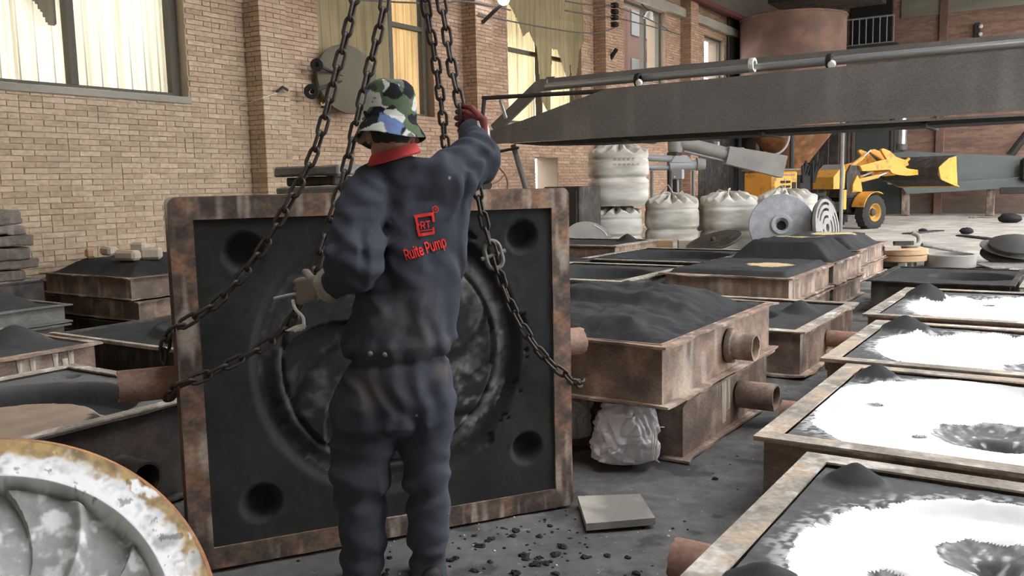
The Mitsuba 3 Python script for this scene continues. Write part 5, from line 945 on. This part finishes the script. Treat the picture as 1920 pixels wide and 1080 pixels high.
# ------------------------------------------------------------------ along the back wall
t = thing('belt_trough', 'long grey-green sheet-metal trough on legs along the back wall', 'trough'); TY = 34.3
up_ = xz([(1668, 288), (1700, 284), (1925, 293), (1925, 331), (1664, 346)], TY); lw_ = xz([(1688, 345), (1925, 332), (1925, 351), (1700, 364)], TY - .25); ext = lambda P, z0, z1: P
scene[t + '__panel'] = shape(plateY(up_, TY, .5), 'conveyor_green'); part(t, 'panel', plateY(lw_, TY - .25, .75), 'conveyor_green')
for px, y0, y1 in ((1698, 360, 401), (1858, 352, 399)): a = aty(px, y0, TY); part(t, 'leg', cbox(a[0] - .12, a[0] + .12, TY - .1, TY + .25, 0, a[2] + .1, .02), 'rust')
a = aty(1875, 358, TY - .6); part(t, 'beam', cbox(a[0], a[0] + 5, TY - .75, TY - .6, a[2] - .1, a[2] + .12, .02), 'steel_dark'); part(t, 'motor', cbox(*(lambda p: (p[0], p[0] + .9, p[1], p[1] + .5, p[2] - .4, p[2] + .4))(aty(1912, 318, TY - .5)), .1), 'rubber_black')
t = thing('exhaust_duct', 'shiny galvanised vertical duct on the back wall above the loader arm', 'duct'); p = aty(1691, 270, 34.6); scene[t + '__duct'] = shape(tube([[p[0], p[1], aty(1691, 276, 34.6)[2]], [p[0], p[1], 4.6]], .15, 24), 'galv', 40); part(t, 'collar', tube([[p[0], p[1], aty(1691, 281, 34.6)[2]], [p[0], p[1], aty(1691, 270, 34.6)[2]]], .19, 24), 'steel_mid', 40); part(t, 'stand', tube([[p[0] - .35, p[1], aty(1691, 281, 34.6)[2] - .05], [p[0] - .35, p[1], 4.5]], .09, 10), 'steel_dark', 40); part(t, 'strap', box(p[0] - .4, p[0] + .2, p[1] - .02, YB - .004, 4.2, 4.3), 'steel_dark')
part('wall_back', 'pier', box(*(lambda p: (p[0] - .12, p[0] + .14))(aty(1769, 40, YB - .12)), YB - .14, YB, 0, ZR), 'silo_paint')
t = thing('insulator', 'pair of white insulators on a dark bracket high on the back wall', 'insulator'); p = aty(1834, 58, YB - .15); scene[t + '__bracket'] = shape(cbox(p[0] - .12, p[0] + .05, YB - .15, YB - .004, p[2] - .28, p[2] + .3, .02), 'steel_dark')
for dz in (-.12, .14): part(t, 'bell', trimesh.creation.icosphere(2, .075).apply_transform(trimesh.transformations.translation_matrix(p + [.08, -.05, dz])), 'lamp_white', True)
t = thing('diagonal_brace', 'dark diagonal steel brace on the back wall at the right picture edge', 'brace'); scene[t] = shape(tube([aty(1895, 290, YB - .3), aty(1930, 245, YB - .3)], .13, 8), 'steel_dark')

# ------------------------------------------------------------------ small things by the left wall
t = thing('wall_lamp', 'glowing white lamp on a slanting bracket high on the second brick pier', 'lamp'); a, b = atx(905, 42, -9.09), atx(940, 8, -8.7)
scene[t + '__bracket'] = shape(tube([a, b], .035, 10), 'steel_dark', 40); part(t, 'shade', place_z(lathe([(.03, .12), (.05, .1), (.13, .02), (.17, -.02), (.165, -.02), (.12, .02), (.03, .1)], 32), [0, 0, 1], b + [.02, 0, .16]), 'lamp_white', 40)
bulb = trimesh.creation.icosphere(3, .105).apply_transform(trimesh.transformations.translation_matrix(b + [.05, 0, .08])); k = part(t, 'bulb', bulb, 'lamp_glow', True, label='glowing bluish white bulb'); scene[k]['emitter'] = {'type': 'area', 'radiance': rgb((26, 30, 34))}
t = thing('unlit_lamp', 'small pale unlit lamp below the lintel over the unglazed opening', 'lamp'); p = atx(1217, 30, -9.1); scene[t + '__shade'] = shape(place_z(lathe([(.02, .12), (.07, .1), (.13, -.08), (.12, -.08), (.02, .08)], 24), [.3, 0, 1], p), 'lamp_white', 40); part(t, 'arm', tube([p + [0, 0, .1], [XL + .1, p[1], p[2] + .3]], .02, 8), 'steel_dark')
t = thing('iron_peg', 'short dark slanting iron peg on the brick pier beside the unglazed opening', 'peg'); scene[t] = shape(tube([atx(1143, 113, -9.15), atx(1156, 92, -8.95)], .045, 10), 'rubber_black', 40)
t = thing('wall_hook', 'small bent iron hook on the first brick pier', 'hook'); scene[t] = shape(tube([atx(518, 173, -9.05), atx(530, 163, -9.0), atx(539, 169, -9.05)], .018, 8), 'steel_dark', 40)
t = thing('loose_string', 'thin pale string stretched across the shaded side of the first brick pier', 'string'); scene[t] = shape(tube([atx(455, 196, -9.35), atx(492, 184, -9.0), atx(520, 174, -9.02)], .005, 6), 'rope_white', 40)
for i, (pts, l) in enumerate((([(560, -10), (800, 6), (895, 5), (960, 20)], 'thin cable sagging past the second window and the lamp'), ([(898, 26), (1060, 58), (1110, 62), (1153, 52)], 'cable running in an arc to the insulators on the third pier'), ([(1060, 2), (1110, 10), (1153, 12), (1260, 62)], 'topmost of the thin cables at the third pier'), ([(1060, 20), (1110, 28), (1153, 33), (1290, 70)], 'lower thin cable beside the third pier'))):
    t = thing('cable', l, 'cable', 'cables along the brick wall'); scene[t] = shape(tube(spline([atx(a, b, -9.05) for a, b in pts], .15), .014, 6), 'wire', 40)
for i, y in enumerate((10, 22, 33, 46)):
    t = thing('cable_bracket', ['topmost dark cable bracket on the third pier', 'second dark cable bracket from the top on the third pier', 'third dark cable bracket from the top on the third pier', 'lowest dark cable bracket on the third pier'][i], 'bracket', 'cable brackets'); p = atx(1152, y, -9.05); scene[t] = shape(cbox(p[0] - .1, p[0] + .08, p[1] - .08, p[1] + .08, p[2] - .05, p[2] + .05, .02), 'rubber_black')
t = thing('ventilator', 'round grey-olive ventilator disc hung at the left side of the second window', 'ventilator'); p = atx(652, 148, -9.15); vr = .50
scene[t + '__disc'] = shape(place_z(lathe([(0, .06), (vr * .6, .05), (vr, .0), (vr, -.06), (0, -.06)], 64), [1, -.25, .1], p), 'vent_olive', 35)
for px, py, r_ in ((594, 122, .085), (584, 172, .10)): q = atx(px, py, -9.15); k = part(t, 'wheel', place_z(lathe([(r_ * .4, -.04), (r_, -.04), (r_, .04), (r_ * .4, .04), (r_ * .4, -.04)], 24), [.6, -.8, 0], q), 'rubber_black', 40, label='black wheel')
part(t, 'arm', tube([atx(594, 122, -9.15), p, atx(584, 172, -9.15)], .03, 8), 'steel_dark')
for i, (z, h, w, o) in enumerate(((1.12, .10, .34, 0), (1.23, .09, .26, .03), (1.33, .105, .38, 0), (1.445, .085, .25, .03), (1.54, .09, .40, 0))):
    t = thing('iron_slab', ['lowest dark slab of the small stack behind the top of the standing mould', 'narrow second slab of the small stack behind the standing mould', 'wide middle slab of the small stack behind the standing mould', 'narrow dark slab just under the top of the small stack by the chain', 'topmost wide slab of the small stack between the two left chains'][i], 'slab', 'small slab stack behind the standing mould')
    p = atd(612, 340, 8.3); th = math.atan2(1, .02); m = cbox(-.5 if i % 2 == 0 else -.42, w * .9, -w / 2, w / 2, 0, h, .015).subdivide().subdivide(); m.vertices = m.vertices + .02 * (nfbm(m.vertices * 8 + i, 2)[:, None] - .5)
    scene[t] = shape(moved(m, trimesh.transformations.compose_matrix(angles=(0, 0, th - math.pi / 2), translate=(p[0], p[1], z))), 'iron_grey' if i % 2 == 0 else 'iron_dark', 30)
t = thing('slab_stand', 'dark iron stand under the small slab stack, hidden behind the standing mould', 'stand'); scene[t + '__top'] = shape(cbox(p[0] - .55, p[0] + .4, p[1] - .3, p[1] + .3, 1.06, 1.12, .01), 'iron_dark'); part(t, 'leg', cat(*[cbox(p[0] + a - .03, p[0] + a + .03, p[1] + b - .03, p[1] + b + .03, 0, 1.06, .005) for a in (-.5, .35) for b in (-.25, .25)]), 'iron_dark')
t = thing('hand_wheel', 'rusty spoked hand wheel behind the top right of the standing mould', 'wheel'); c = atd(912, 348, 9.2); n_ = -fw0 + right0 * .25; dd, A1, B1 = frame_of(n_); WM = mat4(A1, B1, dd, c); R = .235
scene[t + '__rim'] = shape(moved(trimesh.creation.torus(R, .014, 48, 10), WM), 'rust_pink', True); part(t, 'hub', moved(lathe([(0, -.04), (.05, -.04), (.05, .04), (0, .04)], 20), WM), 'iron_dark', 40)
for k in range(6): a = k * math.pi / 3 + .2; part(t, 'spoke', moved(tube([(.04 * math.cos(a), .04 * math.sin(a), 0), (.14 * math.cos(a + .12), .14 * math.sin(a + .12), 0), (R * math.cos(a + .3), R * math.sin(a + .3), 0)], .010, 8), WM), 'rust_pink', 40)
part(t, 'shield', moved(hull([(.02, .10, -.02), (.10, .10, -.02), (.17, -.12, -.02), (.10, -.14, -.02), (.02, .10, -.05), (.10, .10, -.05), (.17, -.12, -.05), (.10, -.14, -.05)]), WM), 'rubber_black'); part(t, 'stand', tube([c - dd * .0, c + fw0 * .3, [c[0] + fw0[0] * .3, c[1] + fw0[1] * .3, 0]], .04, 10), 'steel_dark', 40)
t = thing('wall_board', 'weathered grey board standing in the small broken wall opening', 'board'); scene[t] = shape(cbox(XL - .32, XL - .26, 15.24, 15.55, .88, 1.93, .01), 'machine_grey')

# ------------------------------------------------------------------ floor, right and far
def ringm(ro, ri, h, b=.012): return lathe([(ri, 0), (ro - b, 0), (ro, b), (ro, h - b), (ro - b, h), (ri, h), (ri, 0)], 64)
cR = atz(1688, 500, 0.0); 
t = thing('wooden_support', 'pale post and dark plinth carrying the wooden rings', 'support'); scene[t] = shape(cat(cbox(cR[0] - .3, cR[0] + .2, cR[1] - .2, cR[1] + .25, 0, .10, .01), cbox(cR[0] + .02, cR[0] + .14, cR[1] - .36, cR[1] - .24, 0, .10, .01)), 'machine_grey')
for i, (z, h) in enumerate(((.10, .095), (.20, .095))):
    t = thing('wooden_ring', ['lower wooden ring of the pair behind the dark low mould', 'upper wooden ring of the pair, carrying scraps and a curved iron piece'][i], 'ring', 'wooden rings'); m = ringm(.385 + .01 * i, .1, h); m.apply_translation((cR[0], cR[1], z)); scene[t] = shape(m, 'wood_orange', 35)
t = thing('curved_iron', 'curved grey iron piece lying on the wooden rings', 'iron piece'); scene[t] = shape(tube(spline([cR + right0 * a + fw0 * b + [0, 0, z] for a, b, z in ((-.02, .05, .332), (.10, -.02, .332), (.24, .0, .332), (.31, .06, .37), (.32, .10, .46), (.22, .14, .52))], .03), [.05] * 1 if False else .038, 10), 'machine_grey', 40)
for i, (px, py, s, m_, l) in enumerate(((1672, 463, (.12, .05, .035), 'pale_stone', 'pale wooden scrap on the left of the wooden rings'), (1694, 460, (.15, .03, .03), 'iron_dark', 'dark strip lying across the wooden rings'))):
    t = thing('scrap_piece', l, 'scrap'); p = atd(px, py, 13.35); scene[t] = shape(moved(cbox(-s[0], s[0], -s[1], s[1], 0, s[2] * 2, .006), trimesh.transformations.compose_matrix(angles=(0, 0, .5 + i * .1), translate=(p[0], p[1], .298 + .08 * i))), m_)
cG = atz(1781, 500, 0); t = thing('grey_ring', 'grey cast ring with inner hub lying on the floor right of the wooden rings', 'ring'); m = ringm(.365, .33, .20); m.apply_translation((cG[0], cG[1], .0)); scene[t + '__ring'] = shape(m, 'machine_grey', 35); m = cat(ringm(.34, .17, .15), ringm(.19, .13, .17)); m.apply_translation((cG[0], cG[1], 0)); part(t, 'hub', m, 'machine_light', 35)
for i, (px, py, z, r_, tl, l) in enumerate(((1893, 478, .14, .42, (.15, -.3, 1), 'lowest dark shiny domed plate of the pile at the right edge'), (1896, 466, .24, .45, (.2, -.2, 1), 'middle dark domed plate of the pile at the right edge'), (1908, 457, .33, .40, (.1, -.3, 1), 'topmost shiny dark domed plate of the pile at the right edge'))):
    t = thing('domed_plate', l, 'plate', 'pile of domed plates'); p = atz(px, py, z); scene[t] = shape(place_z(lathe([(0, .10), (r_ * .3, .095), (r_ * .6, .07), (r_ * .9, .02), (r_, 0), (r_, -.02), (r_ * .85, -.01), (0, .06)], 56), tl, p), 'iron_grey' if i == 1 else 'steel_dark', 35)
t = thing('flat_sheet', 'flat grey steel sheet on the floor below the domed plates', 'sheet'); q = [atz(*c, .05) for c in ((1830, 494), (1925, 478), (1925, 499), (1862, 503))]; scene[t] = shape(hull([*q, *[p - [0, 0, .015] for p in q]]), 'iron_grey')
t = thing('small_ring', 'small ringed casting cut by the right picture edge', 'ring'); p = atz(1925, 512, .1); m = cat(ringm(.34, .1, .1), ringm(.22, .12, .15)); m.apply_translation((p[0], p[1], .0)); scene[t] = shape(m, 'machine_grey', 35)
t = thing('steel_strut', 'dark steel strut leaning on the wooden rings', 'strut'); scene[t] = shape(tube([atz(1728, 459, .30), atz(1812, 474, .06)], .03, 8), 'iron_grey')
for i, (a, b, w_, m_, l) in enumerate((((1700, 437), (1762, 431), .12, 'iron_dark', 'long thin debris strip on the far floor'), ((1802, 440), (1868, 448), .12, 'rubber_black', 'dark flat debris strip on the far right floor'), ((1818, 407), (1928, 406), .15, 'rust', 'long dark board on the floor near the back wall'), ((1888, 402), (1930, 402), .2, 'pale_stone', 'pale board at the right edge near the back wall'), ((1606, 437), (1622, 437), .1, 'iron_dark', 'small dark scrap before the loader wheel'))):
    t = thing('floor_strip', l, 'scrap', 'scraps on the far floor'); A, B = atz(*a, .02), atz(*b, .02); d = (B - A) / np.linalg.norm(B - A); s = np.array([-d[1], d[0], 0]) * w_; scene[t] = shape(hull([A + s, A - s, B + s, B - s, A + s - [0, 0, .03], A - s - [0, 0, .03], B + s - [0, 0, .03], B - s - [0, 0, .03]]), m_)
for i, (px, py, s, l) in enumerate(((1812, 438, .16, 'dark lump on the debris strip on the far right floor'), (1893, 417, .3, 'flat dark block on the bright floor near the back wall'), (1730, 435, .1, 'small dark lump on the thin debris strip'))):
    t = thing('dark_lump', l, 'lump'); p = atz(px, py, 0); m = trimesh.creation.icosphere(2, 1); m.vertices = m.vertices * [s, s * .7, s * .5] * (.8 + .4 * nfbm(m.vertices * 2 + i, 2)[:, None]); m.apply_translation((p[0], p[1], s * .4)); scene[t] = shape(m, 'rubber_black', 40)

# ------------------------------------------------------------------ near floor: board, sacks, clods
t = thing('floor_board', 'flat grey wooden board lying on the dusty floor beside the standing mould', 'board'); q = [atz(*c, .035) for c in ((1083, 930), (1200, 926), (1229, 971), (1099, 982))]; scene[t] = shape(hull([*q, *[p - [0, 0, .03] for p in q]]), 'board')
def sack(name, label, c, s, seed, mat_):
    """A slumped woven sack: full below, drawn together towards its top, with long creases."""
    t = thing(name, label, 'bag'); n, m_ = 160, 110; A, Sg = np.meshgrid(np.arange(n) * 2 * np.pi / n, np.linspace(0, 1, m_), indexing='ij'); A, Sg = A.ravel(), Sg.ravel()
    prof = np.interp(Sg, [0, .03, .1, .3, .55, .8, .93, 1], [0, .62, .92, 1.0, .93, .80, .70, .0]); e = 2.6; rad = (np.abs(np.cos(A)) ** e + np.abs(np.sin(A)) ** e) ** (-1 / e)
    x, y, z = s[0] * prof * rad * np.cos(A), s[1] * prof * rad * np.sin(A), s[2] * Sg
    q = np.c_[x * 9 + 1.5 * z / s[2], y * 9, z * 5]; cr = np.abs(nfbm(q, 3, seed) - .5); q2 = np.c_[x * 16 - 5 * z, y * 16, z * 14]; cr2 = np.abs(nfbm(q2, 2, seed + 3) - .5)
    dsp = .030 * (1 - sstep(0, .16, cr)) * -1 + .018 * (nfbm(q * 1.5, 2, seed + 6) - .5) * 2 - .010 * (1 - sstep(0, .12, cr2)); w = sstep(0, .1, Sg) * sstep(1, .95, Sg); L = np.hypot(x, y) + 1e-6
    V = np.c_[x + x / L * dsp * w + .03 * (nfbm(np.c_[z * 6, z * 0, z * 0], 2, seed) - .5), y + y / L * dsp * w, z + .02 * (nfbm(q, 2, seed + 8) - .5) * w]; V[:, 0] -= .05 * Sg * s[0]
    i, j = np.meshgrid(np.arange(n), np.arange(m_ - 1), indexing='ij'); q0, q1 = (i * m_ + j).ravel(), (((i + 1) % n) * m_ + j).ravel(); F = np.vstack([np.c_[q0, q1, q1 + 1], np.c_[q0, q1 + 1, q0 + 1]])
    part(t, 'film', moved(trimesh.Trimesh(V, F, process=False), mat4(right0, fw0, [0, 0, 1], c)), mat_, True); return t
sc1 = np.array([-1.90, 3.90, .015]); t = sack('white_sack', 'crumpled white woven sack wedged under the upper box of the central stack', sc1, (.185, .13, .345), 3, 'white_sack')
e = atd(1226, 800, 4.14); part(t, 'drawstring', cat(*[tube(spline([e, e + right0 * .015 * k + [0, 0, -.06], e + right0 * .012 * k + [0, 0, -.13 - .02 * k], e + right0 * (.02 * k + .01) + [0, 0, -.17 - .01 * k]], .01), .0028, 6) for k in (-.5, .2, 1)], tube([e, e + right0 * .05 + [0, 0, -.004]], .0025, 6)), 'rope_white', True, label='loose white drawstring')
sack('plastic_bag', 'smaller glossy whitish plastic bag behind the white sack, next to the standing mould', np.array([-2.27, 4.02, .06]), (.12, .09, .29), 8, 'clear_bag')
cl_ = []
for i in range(420):
    x, y = rng.uniform(-3.2, -.9), rng.uniform(1.6, 5.5)
    if -1.30 < x or (3.4 < y < 5.4 and x < -1.5): continue
    r_ = .004 + .012 * rng.random() ** 3; m = trimesh.creation.icosphere(1, r_); m.vertices = m.vertices * (.7 + .6 * rng.random((len(m.vertices), 1))) * [1.2, 1, .6]; z = floor_h(np.array([x]), np.array([y]))[0]; m.apply_translation((x, y, z + r_ * .3)); cl_.append(m)
for i in range(130):
    x, y = rng.normal(-1.85, .28), rng.normal(2.75, .30)
    if (np.array([x, y]) - BL[:2]) @ sn[:2] < .06 or x > -1.2: continue
    r_ = .004 + .013 * rng.random() ** 3; m = trimesh.creation.icosphere(1, r_); m.vertices = m.vertices * (.6 + .8 * rng.random((len(m.vertices), 1))) * [1.4, 1, .5]; m.apply_transform(trimesh.transformations.rotation_matrix(rng.random() * 6, [0, 0, 1])); z = floor_h(np.array([x]), np.array([y]))[0]; m.apply_translation((x, y, z + r_ * .25)); cl_.append(m)
t = thing('sand_clods', 'loose dark sand clods scattered over the floor around the standing mould', 'clods'); labels[t]['kind'] = 'stuff'; scene[t] = shape(cat(cl_), 'rubber_black')
wh = []
for i in range(160):
    x, y = rng.uniform(-3.0, -.9), rng.uniform(1.7, 5.0)
    if -1.30 < x or (3.4 < y < 5.4 and x < -1.5): continue
    m = trimesh.creation.icosphere(1, .0025 + .004 * rng.random() ** 2); z = floor_h(np.array([x]), np.array([y]))[0]; m.apply_translation((x, y, z + .002)); wh.append(m)
t = thing('white_crumbs', 'tiny white crumbs of coating scattered over the dark floor', 'crumbs'); labels[t]['kind'] = 'stuff'; scene[t] = shape(cat(wh), 'lamp_white')
